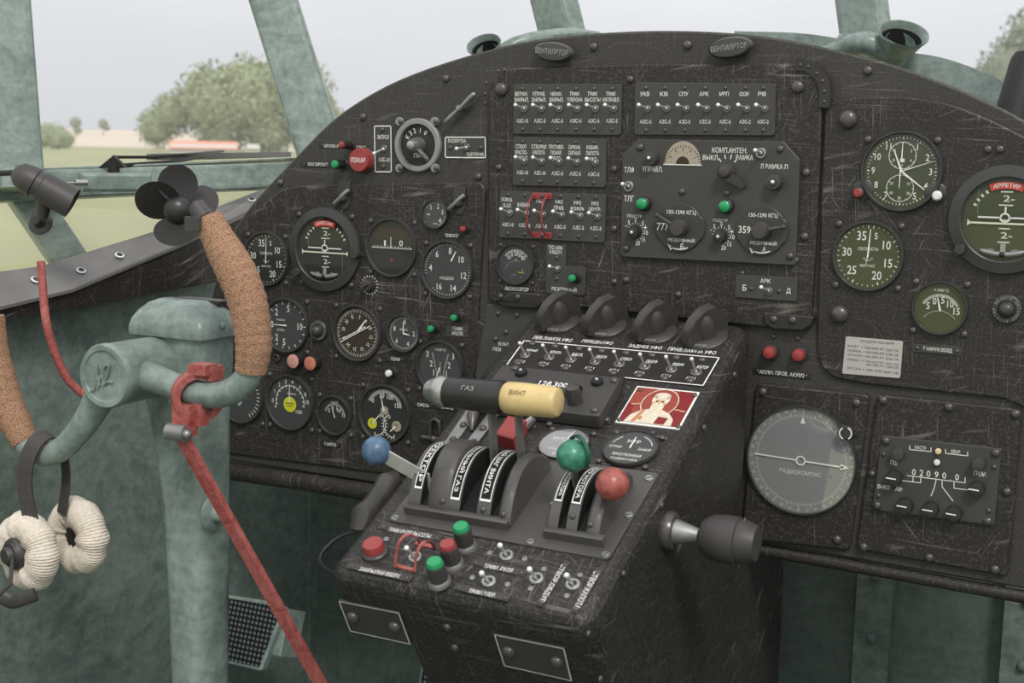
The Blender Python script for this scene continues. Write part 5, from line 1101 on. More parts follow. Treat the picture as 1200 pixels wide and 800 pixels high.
# radio tuning box
vb = Th('frequency_box', 'raised black tuning box with a frequency drum on the pedestal', 'radio', 665, 463, PED, 0)
b = MB(); P = vb.P([(588, 428), (733, 443), (716, 498), (560, 480)]); b.plate(rounded(P, .003), 0, .0022, .0005); vb.part('base_plate', b, 'bakelite')
H = .018; b = MB(); P = vb.P([(588, 427), (728, 442), (702, 487), (556, 470)], H); b.plate(rounded(P, .004), .002, H, .0016); vb.part('box', b, 'board')
A, B = vb.L(628, 455, H), vb.L(676, 461, H); b = MB(); b.tube([(A[0], A[1], H - .001), (B[0], B[1], H - .001)], .0085, 20); vb.part('frequency_drum', b, 'bezel')
b = MB(); b.tube([(B[0] - .004, B[1], H - .001), (B[0] + .003, B[1], H - .001)], .0102, 20); vb.part('drum_flange', b, 'soft_black')
b = MB(); c_ = ((A[0] + B[0]) / 2 - .003, A[1]); b.txt('128.300', c_[0], c_[1] + .001, .0085, .034, 0, H + .0078); vb.part('lettering', b, 'white_paint')
for x, y, r_, h_, nm_, m_ in ((611, 438, 5.0, .005, 'button', 'soft_black'), (700, 449, 4.8, .005, 'button', 'soft_black'), (674, 471, 6.2, .020, 'tuning_knob', 'knob_grey')):
    k_ = round_knob(vb, x, y, r_, h_, H, nm_, m_, nn=9)
    if nm_ == 'button': X, Y = vb.L(x, y, H); q = MB(); q.ball((X, Y, H + h_), .0026, n=12); q.build('button_cap', 'steel', k_)
for x, y in ((604, 432), (720, 446), (697, 481)): vb.screw(x, y, 3.4, H)
for x, y in ((711, 492), (644, 497)): vb.screw(x, y, 2.8, .0022)
# printed icon of a bearded saint
ic = Th('icon_picture', 'small red printed icon of a bearded white-robed saint on the pedestal', 'picture', 771, 478, PED, 0)
C4 = ic.P([(747, 453), (820, 460.5), (796, 504), (721, 495.5)]); C4 = [Vector(c) for c in C4]    # TL TR BR BL
def uv(u, v): a = C4[3].lerp(C4[2], u); c = C4[0].lerp(C4[1], u); return tuple(a.lerp(c, v))
b = MB(); b.plate([tuple(c) for c in (C4[3], C4[2], C4[1], C4[0])], 0, .0014, .0003); ic.part('white_border', b, 'white_paint')
def uq(mb, pts, z): mb.quad([uv(u, v) for u, v in pts], z)
def ue(mb, u, v, ru, rv, z, n=28): uq(mb, [(u + ru * math.cos(2 * math.pi * i / n), v + rv * math.sin(2 * math.pi * i / n)) for i in range(n)], z)
b = MB(); z = .0016; b.use('icon_red'); uq(b, [(.025, .035), (.975, .035), (.975, .965), (.025, .965)], z); b.use('icon_crimson'); uq(b, [(.74, .035), (.975, .035), (.975, .965), (.70, .965)], z + .0001); uq(b, [(.025, .035), (.2, .035), (.12, .5), (.025, .55)], z + .0001)
z += .0002; b.use('icon_white'); ue(b, .50, .60, .285, .375, z); b.use('icon_red'); ue(b, .50, .60, .27, .355, z + .0001); z += .0003
b.use('icon_white'); uq(b, [(.12, .035), (.16, .22), (.30, .38), (.42, .42), (.60, .42), (.74, .34), (.84, .20), (.86, .035)], z)
b.use('icon_gold'); uq(b, [(.30, .38), (.36, .40), (.28, .05), (.22, .05)], z + .0001)
b.use('icon_skin'); ue(b, .50, .60, .115, .18, z + .0002); b.use('icon_white'); ue(b, .50, .47, .10, .13, z + .0003); ue(b, .50, .765, .125, .10, z + .0003); ue(b, .40, .68, .035, .10, z + .0003); ue(b, .60, .68, .035, .10, z + .0003)
b.use('soft_black'); ue(b, .455, .62, .018, .018, z + .0004, 10); ue(b, .545, .62, .018, .018, z + .0004, 10); b.use('icon_gold'); uq(b, [(.49, .54), (.51, .54), (.505, .62), (.495, .62)], z + .0004)
b.use('icon_crimson'); uq(b, [(.58, .05), (.74, .05), (.76, .22), (.60, .24)], z + .0002); b.use('icon_gold'); ue(b, .34, .16, .03, .05, z + .0002, 10)
b.use('icon_skin'); [ue(b, u, v, .05, .018, z, 12) for u, v in ((.12, .50), (.20, .52), (.82, .46), (.91, .44))]
ic.part('print', b)
for x, y in ((750, 457), (814, 463.5), (795, 500), (726, 492)): ic.screw(x, y, 2, .0016)
# throttle base plate
tb = Th('lever_base_plate', 'smooth grey-black base plate under the pedestal levers', 'plate', 620, 590, PED, 0)
b = MB(); b.plate(rounded(tb.P([(455, 611), (524, 522), (773, 556), (713, 657)]), .005), 0, .0022, .0006); tb.part('plate', b, 'plate_grey')
for x, y in ((761, 561), (737, 604), (710, 650), (622, 635), (463, 607), (524, 527.5), (596, 537.6), (650, 591), (681, 549)): tb.screw(x, y, 3.8, .0022, 'steel', True)
def quadrant(name, label, fl, fr, bl, segs, strips, HH, hscr):
    """arched housing: fl/fr = front feet (px), bl = back foot on the left edge (px)"""
    th = Th(name, label, 'lever housing', (fl[0] + fr[0]) / 2, (fl[1] + fr[1]) / 2, PED, .0022)
    u0, v0 = th.L(*fl); u1, _ = th.L(*fr); _, v1 = th.L(*bl); W_ = u1 - u0; NS = 28
    def arc(t, k): return (v0 + (v1 - v0) * t, .004 + HH * k * (math.sin(math.pi * (t * .92 + .02)) ** .75))
    b = MB(); th.seg = {}
    for f0, f1, k, kind in segs:
        ua, ub = u0 + W_ * f0, u0 + W_ * f1; th.seg[len(th.seg)] = ((ua + ub) / 2, k)
        b.use('slot_black' if kind == 'slot' else 'housing_grey')
        P = [arc(i / NS, k) for i in range(NS + 1)]; rnd_ = .0035 if kind == 'hump' else 0
        vs = [(ua, v, 0) for v, h in P] + [(ua, v, max(.001, h - rnd_)) for v, h in P] + [(ua + rnd_, v, h) for v, h in P] + [(ub - rnd_, v, h) for v, h in P] + [(ub, v, max(.001, h - rnd_)) for v, h in P] + [(ub, v, 0) for v, h in P]
        n = NS + 1; fs = []
        sd = []
        for j in range(5): (sd if kind == 'strip' and j in (0, 4) else fs).extend([(j * n + i, (j + 1) * n + i, (j + 1) * n + i + 1, j * n + i + 1) for i in range(NS)])
        fs += [tuple(j * n for j in range(6))[::-1], tuple(j * n + NS for j in range(6))]
        b.add(vs, fs, True)
        if kind == 'strip': b.use('slot_black').add(vs, sd, True)  # walls beside the lever slots painted black for the shade inside
    b.use('housing_grey'); m_ = (v1 - v0)
    b.plate([(u0 - .003, v0 - .004), (u1 + .006, v0 - .004), (u1 + .006, v0 + .004), (u0 - .003, v0 + .004)], 0, .010, .001)
    th.part('housing', b)
    for f0, f1, k, text, t0, t1 in strips:
        ua, ub = u0 + W_ * f0, u0 + W_ * f1; L_ = (t1 - t0); q = MB(); q.use('slot_black')
        def F_(X, Y, e_=.0006): t_ = t1 - X * L_; v, h = arc(t_, k); return (Y, v, h + e_)
        NB = 16
        q.add([F_(i / NB, ua + .0004, .0004) for i in range(NB + 1)] + [F_(i / NB, ub - .0004, .0004) for i in range(NB + 1)], [(i, i + 1, NB + 2 + i, NB + 1 + i) for i in range(NB)])
        q.use('white_paint'); lw = .0009
        for e0, e1 in ((ua + .0008, ua + .0008 + lw), (ub - .0008 - lw, ub - .0008)): q.add([F_(i / NB, e0, .0009) for i in range(NB + 1)] + [F_(i / NB, e1, .0009) for i in range(NB + 1)], [(i, i + 1, NB + 2 + i, NB + 1 + i) for i in range(NB)])
        for x_ in (0, 1 - .02): q.add([F_(x_, ua + .0008, .0009), F_(x_ + .02, ua + .0008, .0009), F_(x_ + .02, ub - .0008, .0009), F_(x_, ub - .0008, .0009)], [(0, 1, 2, 3)])
        q.txt(text, .5, (ua + ub) / 2, (ub - ua) * .44, .86, 0, 0, fn=lambda X, Y: F_(X, Y, .0010)); th.part('label_strip', q)
    for f, t_, k in hscr:
        v, h = arc(t_, k); o = bpy.data.objects.new('screw', dome('rivet')); COL.objects.link(o); o.parent = th.o; o.location = (u0 + W_ * f, v, h - .0005); o.rotation_euler = (math.radians(55), 0, 0); o.scale = (.0032,) * 3
    th.arc = arc; th.u0 = u0; th.W_ = W_; return th
qa = quadrant('lever_housing', 'wide arched housing of the throttle and propeller levers', (480, 600), (588, 622), (528, 532),
    [(.0, .13, 1.0, 'strip'), (.13, .21, .35, 'slot'), (.21, .43, 1.28, 'hump'), (.43, .55, 1.0, 'strip'), (.55, .73, .3, 'slot'), (.73, .87, 1.0, 'strip'), (.87, .95, .3, 'slot'), (.95, 1.07, 1.05, 'hump')],
    [(.035, .13, 1.0, 'КОРРЕКТОР', .12, .93), (.435, .545, 1.0, 'НОРМАЛЬНЫЙ ГАЗ', .08, .93), (.735, .865, 1.0, 'МАЛЫЙ ШАГ ВИНТА', .10, .93)], .036, [(.37, .05, 1.25), (.79, .05, 1.0), (1.0, .04, 1.0)])
qb = quadrant('lever_housing', 'narrow arched housing of the green and red carburettor levers', (643, 628), (700, 641), (692, 560),
    [(.0, .20, 1.0, 'strip'), (.20, .36, .3, 'slot'), (.36, .58, 1.0, 'strip'), (.58, .74, .3, 'slot'), (.74, 1.0, 1.0, 'hump')],
    [(.02, .20, 1.0, 'ПОДОГРЕВ КАРБЮРАТОРА', .22, .95), (.365, .57, 1.0, 'ФИЛЬТР МОТОРА', .22, .95)], .032, [(.45, .12, 1.0), (.82, .08, 1.0)])
# ---- levers
def world_slot(q, f, t, k=.3): v, h = q.arc(t, k); return q.M @ Vector((q.u0 + q.W_ * f, v, h))
def thing_at(name, label, cat, p, group=None):
    o = bpy.data.objects.new(name, None); COL.objects.link(o); o.location = p; setp(o, label, cat, group); return o
def blade(mb, P, w, t): mb.tube(P, t, 4, flat=(t / 2, w / 2, (1, 0, 0)), smooth=False)
s1 = world_slot(qa, .17, .55, .4)
o = thing_at('mixture_lever', 'flat bright metal lever ending in a blue ball at the left', 'lever', s1)
j = onX(506, 566, s1.x); bl = onY(441, 528, j.y - .012); bd = (j - bl).normalized()
b = MB(); b.tube([s1 - s1, j - s1 + Vector((0, 0, -.004)), j - s1 + Vector((-.006, 0, .003)), bl - s1 + bd * .012], .005, 4, flat=(.0078, .0011, (0, .3, 1)), smooth=False); b.build('lever_arm', 'aluminium', o)
b = MB(); b.ball(bl - s1, .0152); b.build('ball_grip', 'blue_ball', o)
def handle_lever(name, label, fx, t, topx, topy, hl, hr, grip, parts=None):
    s_ = world_slot(qa, fx, t, .3); top = onX(topx, topy, s_.x); o = thing_at(name, label, 'lever', s_); b = MB()
    blade(b, [Vector((0, 0, 0)), (top - s_) * .6, top - s_], .0125, .0030); b.build('lever_arm', 'lever_grey', o)
    A = onY(hl[0], hl[1], top.y) - s_; B = onY(hr[0], hr[1], top.y) - s_; return o, A, B, top - s_
o, A, B, T_ = handle_lever('throttle_lever', 'throttle lever with a long dark grey cylindrical handle lettered ГАЗ', .64, .66, 576, 470, (501, 457), (591, 466), None)
X = (B - A).normalized(); L_ = (B - A).length; M4 = axis_matrix(A, X, (0, 0, 1)); r = .0172
b = MB(); b.lathe([(r * .8, L_ * .26), (r * .92, L_ * .28), (r * .95, L_ * .6), (r * 1.02, L_ * .97), (r * .85, L_), (0, L_)], 36, M4); b.build('handle', 'bakelite', o)
b = MB(); b.lathe([(0, 0), (r * .55, 0), (r * .72, L_ * .05), (r * .8, L_ * .11), (r * .9, L_ * .13), (r * .98, L_ * .2), (r * .9, L_ * .27), (r * .7, L_ * .28)], 36, M4); b.build('end_knob', 'steel', o, 'bright silver end knob')
def around(M4, r, text, s0, w, h, ang):                       # lettering wrapped on a cylinder
    q = MB(); q.txt(text, 0, 0, h, w, 0, 0, fn=lambda X_, Y_: tuple(M4 @ Vector((r * math.cos(ang + Y_ / r), r * math.sin(ang + Y_ / r), s0 + X_)))); return q
to = (CAM - (o.location + A)).normalized(); M3 = M4.inverted().to_3x3(); lv = M3 @ to; ang = math.atan2(lv.y, lv.x)
up_ = M3 @ Vector((0, 0, 1)); sgn = 1
def around2(M4, r, text, s0, w, h, ang, k):
    q = MB(); q.txt(text, 0, 0, h, w, 0, 0, fn=lambda X_, Y_: tuple(M4 @ Vector((r * math.cos(ang + k * Y_ / r), r * math.sin(ang + k * Y_ / r), s0 + X_)))); return q
kk = 1 if (Vector((-math.sin(ang), math.cos(ang), 0)).dot(up_) > 0) else -1
around2(M4, r * 1.0 + .0006, 'ГАЗ', L_ * .62, .014, .0052, ang + kk * .35, kk).build('lettering', 'dull_white', o)
o, A, B, T_ = handle_lever('propeller_lever', 'propeller lever with a yellow handle lettered ВИНТ', .91, .70, 607, 478, (591, 465.5), (655, 471.5), None)
X = (B - A).normalized(); L_ = (B - A).length; M4 = axis_matrix(A, X, (0, 0, 1)); r = .0158
b = MB(); b.lathe([(0, 0), (r * .85, 0), (r * 1.02, L_ * .06), (r * 1.05, L_ * .3), (r * .98, L_ * .9), (r * .9, L_ * .98), (r * .8, L_), (0, L_)], 36, M4); b.build('handle', 'yellow_plastic', o, 'pale yellow handle')
around2(M4, r * 1.05 + .0005, 'ВИНТ', L_ * .36, .018, .0055, ang + kk * .35, kk).build('lettering', 'yellow_ink', o)
for f, t_, bx, by, mat, nm_, lab, cap in ((.28, .50, 671, 534, 'green_ball', 'carburettor_heat_lever', 'thin lever topped by a mottled green ball', True), (.66, .42, 717.5, 567, 'red_ball', 'filter_lever', 'thin lever topped by a mottled red ball at the right', False)):
    s_ = world_slot(qb, f, t_, .3); bl = onX(bx, by, s_.x) if cap else onY(bx, by, s_.y - .022); o = thing_at(nm_, lab, 'lever', s_); b = MB()
    b.tube([Vector((0, 0, 0)), (bl - s_) * .45 + Vector((-.001, 0, 0)), (bl - s_) * .95], .004, 4, flat=(.0012, .0055, (1, 0, 0)), smooth=False); b.build('lever_arm', 'lever_grey', o)
    b = MB(); b.ball(bl - s_, .0158); b.build('ball_grip', mat, o)
    if cap:
        b = MB(); T = axis_matrix(bl - s_ + Vector((.004, .006, .003)), Vector((-.5, -.75, -.1))); b.lathe([(.0150, -.002), (.0172, -.002), (.0172, .002), (.0150, .002)], 30, T); b.build('lip', 'green_lip', o)
# tailwheel catch: silver slotted plate, black claw, red cover block
th = Th('slotted_plate', 'silver slotted gate plate behind the throttle lever', 'plate', 553, 505, PED, 0)
b = MB(); P = th.P([(521, 521), (556, 526), (590, 482), (551, 477)]); P1 = th.P([(521, 521), (533, 522.5), (566, 479), (551, 477)]); P2 = th.P([(544, 524), (556, 526), (590, 482), (577, 480)]); P3 = th.P([(521, 521), (556, 526), (559, 522), (524, 517)])
b.use('soft_black').plate(rounded(P, .002), 0, .0012, .0003); b.use('steel_dull').plate(rounded(P1, .002), .001, .0032, .0005); b.plate(rounded(P2, .002), .001, .0032, .0005); b.plate(P3, .001, .0031, .0004); th.part('plate', b)
for x, y in ((531, 515), (555, 518), (543, 498), (566, 502), (582, 486)): th.screw(x, y, 3.2, .0032)
b = MB(); b.tube([th.L(553, 507) + (.003,), th.L(556, 498) + (.012,), th.L(560, 488) + (.014,), th.L(566, 482) + (.006,)], [.002, .0065, .007, .003], 14); th.part('claw', b, 'rivet')
th = Th('switch_cover', 'red plastic switch cover block behind the propeller lever', 'cover', 597, 517, PED, 0)
b = MB(); b.plate(th.P([(583, 522), (604, 528), (619, 505), (598, 500)]), 0, .016, .0015); th.part('cover_block', b, 'red_plastic'); b = MB(); X, Y = th.L(617, 503); b.tube([(X, Y, .005), (X + .008, Y + .006, .012)], [.006, .004], 14); th.part('pin', b, 'steel')
b = MB(); P = th.P([(585, 523), (602, 528), (604, 524), (588, 519.5)]); 
# ---- front controls
lp = 'lettered plates on the front of the pedestal top'
label_plate('plate ТРИМ.РУЛЯ ВЫСОТЫ above the red-guarded switch', 'ТРИМ.РУЛЯ ВЫСОТЫ', [(442, 619.5), (515, 635), (519.5, 628), (447, 613)], PED, 0, (480, 624), (50, 5.4), group=lp, srad=2.2, mat='board')
label_plate('plate ЗАКРЫЛКИ ВВЕРХ below the red push button', 'ЗАКРЫЛКИ ВВЕРХ', [(405, 665.5), (480, 682), (485, 675), (410, 659)], PED, 0, (445, 670.5), (48, 5.4), group=lp, srad=2.2, mat='board')
label_plate('plate ТРИМ. РУЛЯ near the middle of the pedestal front', 'ТРИМ. РУЛЯ', [(550, 661), (614, 676), (618.5, 668.5), (555, 655)], PED, 0, (584, 665.5), (34, 5.4), group=lp, srad=2.2, mat='board')
label_plate('plate ТРИМ.ЭЛЕР. at the very front edge of the pedestal top', 'ТРИМ.ЭЛЕР.', [(530.5, 690.5), (595, 705), (600, 698), (535, 683.5)], PED, 0, (565, 694.5), (32, 5.4), group=lp, srad=2.2, mat='board')
def fixed(label, text, P, c, w):
    th = Th('label_plate', label, 'label', c[0], c[1], PED, 0, lp); b = MB(); b.plate(rounded(th.P(P), .0006, 2), 0, .0012, .0003); th.part('plate', b, 'board'); b = MB(); b.txt(text, 0, 0, .0060, w, -math.pi / 2, .0014); th.part('lettering', b, 'pale_paint')
    for a, c_ in ((P[0], P[3]), (P[1], P[2])): pass
    e0 = ((P[0][0] + P[3][0]) / 2, (P[0][1] + P[3][1]) / 2); e1 = ((P[1][0] + P[2][0]) / 2, (P[1][1] + P[2][1]) / 2)
    for (x, y), (x2, y2) in ((e0, e1), (e1, e0)): th.screw(x + (x2 - x) * .08, y + (y2 - y) * .08, 2.2, .0012)
fixed('upright plate СТВОР.ОБДУВ beside the third front switch', 'СТВОР.ОБДУВ', [(627, 708.5), (662, 657), (669.5, 659), (635, 711)], (648, 684), .052)
fixed('upright plate СТВОР.КАПОТА nearest the right edge of the pedestal', 'СТВОР.КАПОТА', [(668.5, 716.5), (701, 665), (708, 667), (676, 719)], (688, 692), .050)
def ped_toggle(label, bx, by, tx, ty, group='toggle switches on the pedestal front'):
    th = Th('toggle_switch', label, 'switch', bx, by, PED, 0, group); B_, T = th.lever_to(bx, by, tx, ty, 0)
    b = MB(); r = .0072; b.lathe([(r, 0), (r, .0022), (r * .88, .0032), (r * .58, .0032), (r * .5, .001)], 24); th.part('collar', b, 'steel'); b = MB(); b.disc(0, 0, r * .56, .0012, 20); th.part('boot', b, 'soft_black')
    b = MB(); b.use('lever_metal'); b.tube([B_, B_.lerp(T, .5), T], [.0019, .0014, .0018], 10); b.use('steel_tip').ball(T, .0027, n=12); th.part('lever', b); return th
ped_toggle('toggle switch inside the red wire guard', 487, 654, 476.5, 642)
ped_toggle('toggle switch rearmost of the front group, below the lever base plate', 594, 652, 586, 639); ped_toggle('frontmost toggle switch, at the rounded front edge of the pedestal', 573, 682.5, 564.5, 671.5)
ped_toggle('toggle switch beside the inner of the two upright plates', 629, 679, 620.5, 667); ped_toggle('rightmost toggle switch, near the right edge of the pedestal', 671.5, 686, 664, 674)
gd = Th('switch_guard', 'red wire guard around the switch at the left front of the pedestal', 'guard', 486, 650, PED, 0)
def g3(x, y, h): return gd.L(x, y, h) + (h,)
for nm_, P in (('guard_foot', [(461, 664.5), (487, 671), (488, 667.5), (463, 661)]), ('guard_foot', [(486, 639), (510, 644), (511, 640.5), (488, 635)])):
    b = MB(); b.plate(rounded(gd.P(P), .0006), 0, .0022, .0005); gd.part(nm_, b, 'red_paint')
for pts in (((463, 664, .002), (464, 650, .014), (468, 634, .026), (478, 626, .028), (488, 630, .018), (492, 637, .003)), ((486, 669, .002), (487, 656, .013), (490, 643, .024), (498, 634, .025), (506, 636, .014), (509, 642, .003))):
    b = MB(); b.tube(spline([g3(*p) for p in pts], 5), .0014, 8, flat=(.0010, .0019, (0, 0, 1))); gd.part('guard_wire', b, 'red_paint')
th = Th('push_button', 'flat red push button at the left front corner of the pedestal', 'button', 440, 648, PED, 0)
b = MB(); b.lathe([(.0142, 0), (.0138, .003), (.0122, .0045), (.010, .0048)], 32); th.part('collar', b, 'bezel'); b = MB(); b.lathe([(.0105, .002), (.0105, .012), (.0098, .0132), (0, .0136)], 32); th.part('cap', b, 'red_plastic')
for fx, fy, m_, lab in ((546, 641, 'green_plastic', 'rear one of the green-topped push lamps on the pedestal front'), (530.5, 662, 'red_plastic', 'red-topped push lamp between the two green-topped ones'), (515.5, 683, 'green_plastic', 'front one of the green-topped push lamps on the pedestal front')):
    th = Th('push_lamp', lab, 'lamp', fx, fy, PED, 0, 'push lamps on the pedestal front')
    b = MB(); b.lathe([(.0112, 0), (.0112, .003), (.0095, .0055), (.009, .0055)], 28); th.part('collar', b, 'steel_dull'); b = MB(); b.lathe([(.0092, .004), (.0092, .021), (.0086, .023), (.0080, .023)], 12, smooth=False); th.part('housing', b, 'knob_grey')
    b = MB(); b.lathe([(.0082, .022), (.0080, .0255), (.0068, .0275), (0, .0280)], 28); th.part('cap', b, m_)
for P, scr, lab in (([(397.5, 702.5), (468.5, 716.5), (482, 753.5), (411, 738)], ((414, 722), (463, 733.5)), 'left white-bordered cover plate on the pedestal front'), ([(579.5, 741.5), (662, 758), (671, 796.5), (591.5, 778.5)], ((596.5, 762.5), (653, 774.5)), 'right white-bordered cover plate on the pedestal front')):
    th = Th('cover_plate', lab, 'plate', sum(p[0] for p in P) / 4, sum(p[1] for p in P) / 4, FR, 0, 'cover plates on the pedestal front'); b = MB(); b.plate(th.P(P), -.001, .0014, .0004); th.part('plate', b, 'board')
    b = MB(); Q = th.P(P); Q = Q if area(Q) > 0 else Q[::-1]; Q = inset(Q, .0006)
    for i in range(4): b.line(Q[i - 1], Q[i], .0012, .0016)
    th.part('white_border', b, 'pale_paint')
    for x, y in scr: th.screw(x, y, 5.6, .0014)
# black cone knob sticking out of the right side
p0 = onX(781, 621, XR_); o = thing_at('side_knob', 'black barrel knob on a metal spindle at the right side of the pedestal', 'knob', p0); T = axis_matrix((0, 0, 0), (1, 0, 0), (0, 0, 1))
b = MB(); b.lathe([(.0195, 0), (.020, .004), (.0175, .009), (.012, .010), (.0, .010)], 32, T); b.build('washer', 'rivet', o)
b = MB(); b.lathe([(.0125, .009), (.012, .014), (.0065, .034), (.003, .0355), (0, .0355)], 28, T); b.build('spindle', 'steel_dull', o)
b = MB(); b.lathe([(.003, .034), (.006, .037), (.017, .039), (.0225, .048), (.024, .062), (.0235, .074), (.0212, .075), (.0212, .082), (.017, .093), (0, .095)], 36, T); b.build('knob_body', 'rubber', o)
# drop handle and looped cable left of the pedestal
p0 = onX(446, 590, XL_ - .03); o = thing_at('drop_handle', 'curved black handle hanging at the left side of the pedestal', 'handle', p0)
b = MB(); b.tube([onX(x, y, XL_ - .03) - p0 for x, y in ((462, 562), (455, 566), (447, 580), (436, 596), (426, 604), (424, 616), (427, 626))], [.010, .0135, .013, .0135, .0140, .0125, .008], 20); b.build('grip', 'knob_grey', o); b = MB(); q = onX(450, 585, XL_ - .03) - p0; b.tube([q, q + Vector((.035, 0, 0))], .005, 10); b.build('pivot', 'bezel', o)
b = MB(); b.tube(spline([onX(430, 620, XL_ - .02), onX(398, 629, XL_ - .05), onX(377, 648, XL_ - .06), onX(377, 662, XL_ - .05), onX(392, 672, XL_ - .01), onX(400, 674, XL_ + .01)], 6), .0022, 8); setp(b.build('cable', 'soft_black'), 'thin black cable looping out from the left side of the pedestal', 'cable')
# ================================================================ control column and yoke
YC = -.45
def loft(name, secs, mat, parent, n=6):
    """secs: (x0, x1, y0(front), y1(back), z, corner radius)"""
    b = MB(); rows = []
    for x0, x1, y0, y1, z, r in secs:
        P = rounded([(x0, y0), (x1, y0), (x1, y1), (x0, y1)], r, n); rows.append([(x, y, z) for x, y in P])
    m_ = len(rows[0]); vs = sum(rows, [])
    b.add(vs, [(i * m_ + j, i * m_ + (j + 1) % m_, (i + 1) * m_ + (j + 1) % m_, (i + 1) * m_ + j) for i in range(len(rows) - 1) for j in range(m_)] + [tuple(range((len(rows) - 1) * m_, len(rows) * m_)), tuple(range(m_ - 1, -1, -1))], True)
    return b.build(name, mat, parent)
cl = bpy.data.objects.new('control_column', None); COL.objects.link(cl); setp(cl, 'grey-green painted control column with a domed cap, at the left', 'control column')
def fz(y): return onY(200, y, YC).z
DP = .062
x0, x1 = onY(150, 395, YC).x, onY(236, 397, YC).x
xa, xb = onY(163, 480, YC).x, onY(234, 480, YC).x
xc, xd = onY(179, 600, YC).x, onY(233, 600, YC).x
xe, xf = onY(188, 800, YC).x, onY(232, 800, YC).x
cl.location = (0, 0, 0)
loft('post', [(x0 + .002, x1 - .002, YC + .002, YC + DP - .002, fz(392), .012), (x0 + .003, x1 - .002, YC + .002, YC + DP - .002, fz(430), .014), (xa, xb, YC + .004, YC + DP - .003, fz(490), .02), (xc, xd, YC + .006, YC + DP, fz(600), .022), (xe, xf, YC + .006, YC + DP, fz(800), .022), (xe + .004, xf + .0, YC + .006, YC + DP, .0, .022)], 'green_paint', cl)
zs, zt = fz(393), fz(393) + .034
loft('cap', [(x0 - .003, x1 + .003, YC - .003, YC + DP + .003, zs - .002, .014), (x0 - .003, x1 + .003, YC - .003, YC + DP + .003, zs + .006, .014), (x0 - .001, x1 + .001, YC - .001, YC + DP + .001, zs + .014, .015), (x0 + .004, x1 - .004, YC + .004, YC + DP - .004, zs + .023, .016), (x0 + .011, x1 - .011, YC + .011, YC + DP - .011, zs + .030, .016), (x0 + .021, x1 - .021, YC + .020, YC + DP - .020, zt, .012)], 'green_paint', cl)
b = MB(); b.cbox(((x0 + x1) / 2 + .012, YC + DP * .72, zt - .0015), (.062, .017, .004), .001); b.build('name_strip', 'bakelite', cl); b = MB(); b.txt('АЭРОФЛОТ', (x0 + x1) / 2 + .014, YC + DP * .72, .006, .036, 0, zt + .0008); b.build('lettering', 'dull_white', cl)
q = bpy.data.objects.new('rivet', dome('green_paint')); COL.objects.link(q); q.parent = cl; q.matrix_world = axis_matrix((x1 + .0025, YC + .03, zs + .010), (1, 0, 0), (0, 1, 0)); q.scale = (.004,) * 3
th_p = onX(249, 600, xd + .0005); b = MB(); T = axis_matrix(th_p, (1, 0, 0), (0, 1, 0)); b.lathe([(.019, 0), (.019, .003), (.016, .0045), (.009, .005), (.008, .012), (.006, .014), (0, .014)], 30, T); b.build('pivot_boss', 'green_paint', cl)
# yoke
HY = -.523
hc = onY(121, 441, HY); Zh = (R3.transposed() @ (hc - CAM)).z; HR = 38.5 * Zh / F
yk = bpy.data.objects.new('control_yoke', None); COL.objects.link(yk); yk.location = hc; setp(yk, 'green tubular control yoke with tan wrapped grips and a round hub', 'control yoke')
T = axis_matrix((0, 0, 0), (0, -1, 0), (1, 0, 0)); ln = YC + .004 - HY
b = MB(); b.lathe([(HR * .9, -ln), (HR * .96, -ln + .004), (HR * .98, -.010), (HR, -.008), (HR, -.003), (HR * .95, 0), (HR * .80, 0), (HR * .77, -.0015), (0, -.0015)], 56, T); b.build('hub', 'green_paint', yk)
def hp(x, y): p = onY(x, y, HY - .0005); return p - hc
z2 = lambda c: (90 + c[0] / 4.0, 340 + c[1] / 4.0)
b = MB()
for st in (((64, 472), (70, 462), (76, 470), (84, 452), (88, 400), (84, 352), (92, 358), (97, 420), (98, 462)), ((80, 418), (96, 414)), ((104, 400), (106, 446)), ((105, 424), (116, 402), (121, 410), (122, 444), (130, 438)), ((124, 372), (134, 352), (146, 352), (150, 370), (142, 400), (124, 438), (146, 428), (170, 432))):
    b.tube(spline([hp(*z2(c)) for c in st], 4), .0010, 8)
b.build('embossed_emblem', 'green_paint', yk)
YW = -.492
def W_(pts, Y=YW): return [onY(x, y, Y) - hc for x, y in pts]
rt = 15.5 * (R3.transposed() @ (onY(230, 450, YW) - CAM)).z / F
right = spline(W_([(140, 436), (170, 440), (195, 448), (222, 458), (250, 463), (272, 458), (286, 447), (293, 432), (297, 408)]), 6); b = MB(); b.tube(right, lerps([1.35 * rt, 1.15 * rt, rt, rt, rt, rt, rt, .9 * rt], len(right)), 24); b.build('yoke_tube', 'green_paint', yk)
left = spline(W_([(122, 455), (108, 482), (92, 506), (72, 526), (54, 532), (38, 526), (27, 514), (16, 494)]), 6); b = MB(); b.tube(left, lerps([1.3 * rt, 1.1 * rt, rt, rt, rt, rt, .9 * rt], len(left)), 24); b.build('yoke_tube', 'green_paint', yk)
def grip(pts, rr): 
    P = spline(W_(pts), 7); R_ = lerps([v * 1.0 / 15.5 * rt for v in rr], len(P)); random.seed(4); R_ = [r * (1 + .025 * math.sin(i * 1.9)) for i, r in enumerate(R_)]; m_ = MB(); m_.tube(P, R_, 28); return m_.build('hand_grip', 'grip_tape', yk)
grip([(294, 435), (297, 410), (296, 388), (292, 362), (285, 338), (275, 315), (264, 295), (255, 278), (244, 256)], [18, 20.5, 21, 22, 22.5, 22.5, 21, 18.5, 16.5])
grip([(30, 519), (19, 497), (7, 470), (-2, 440), (-9, 410), (-13, 370)], [17, 20, 21, 21, 20, 19])
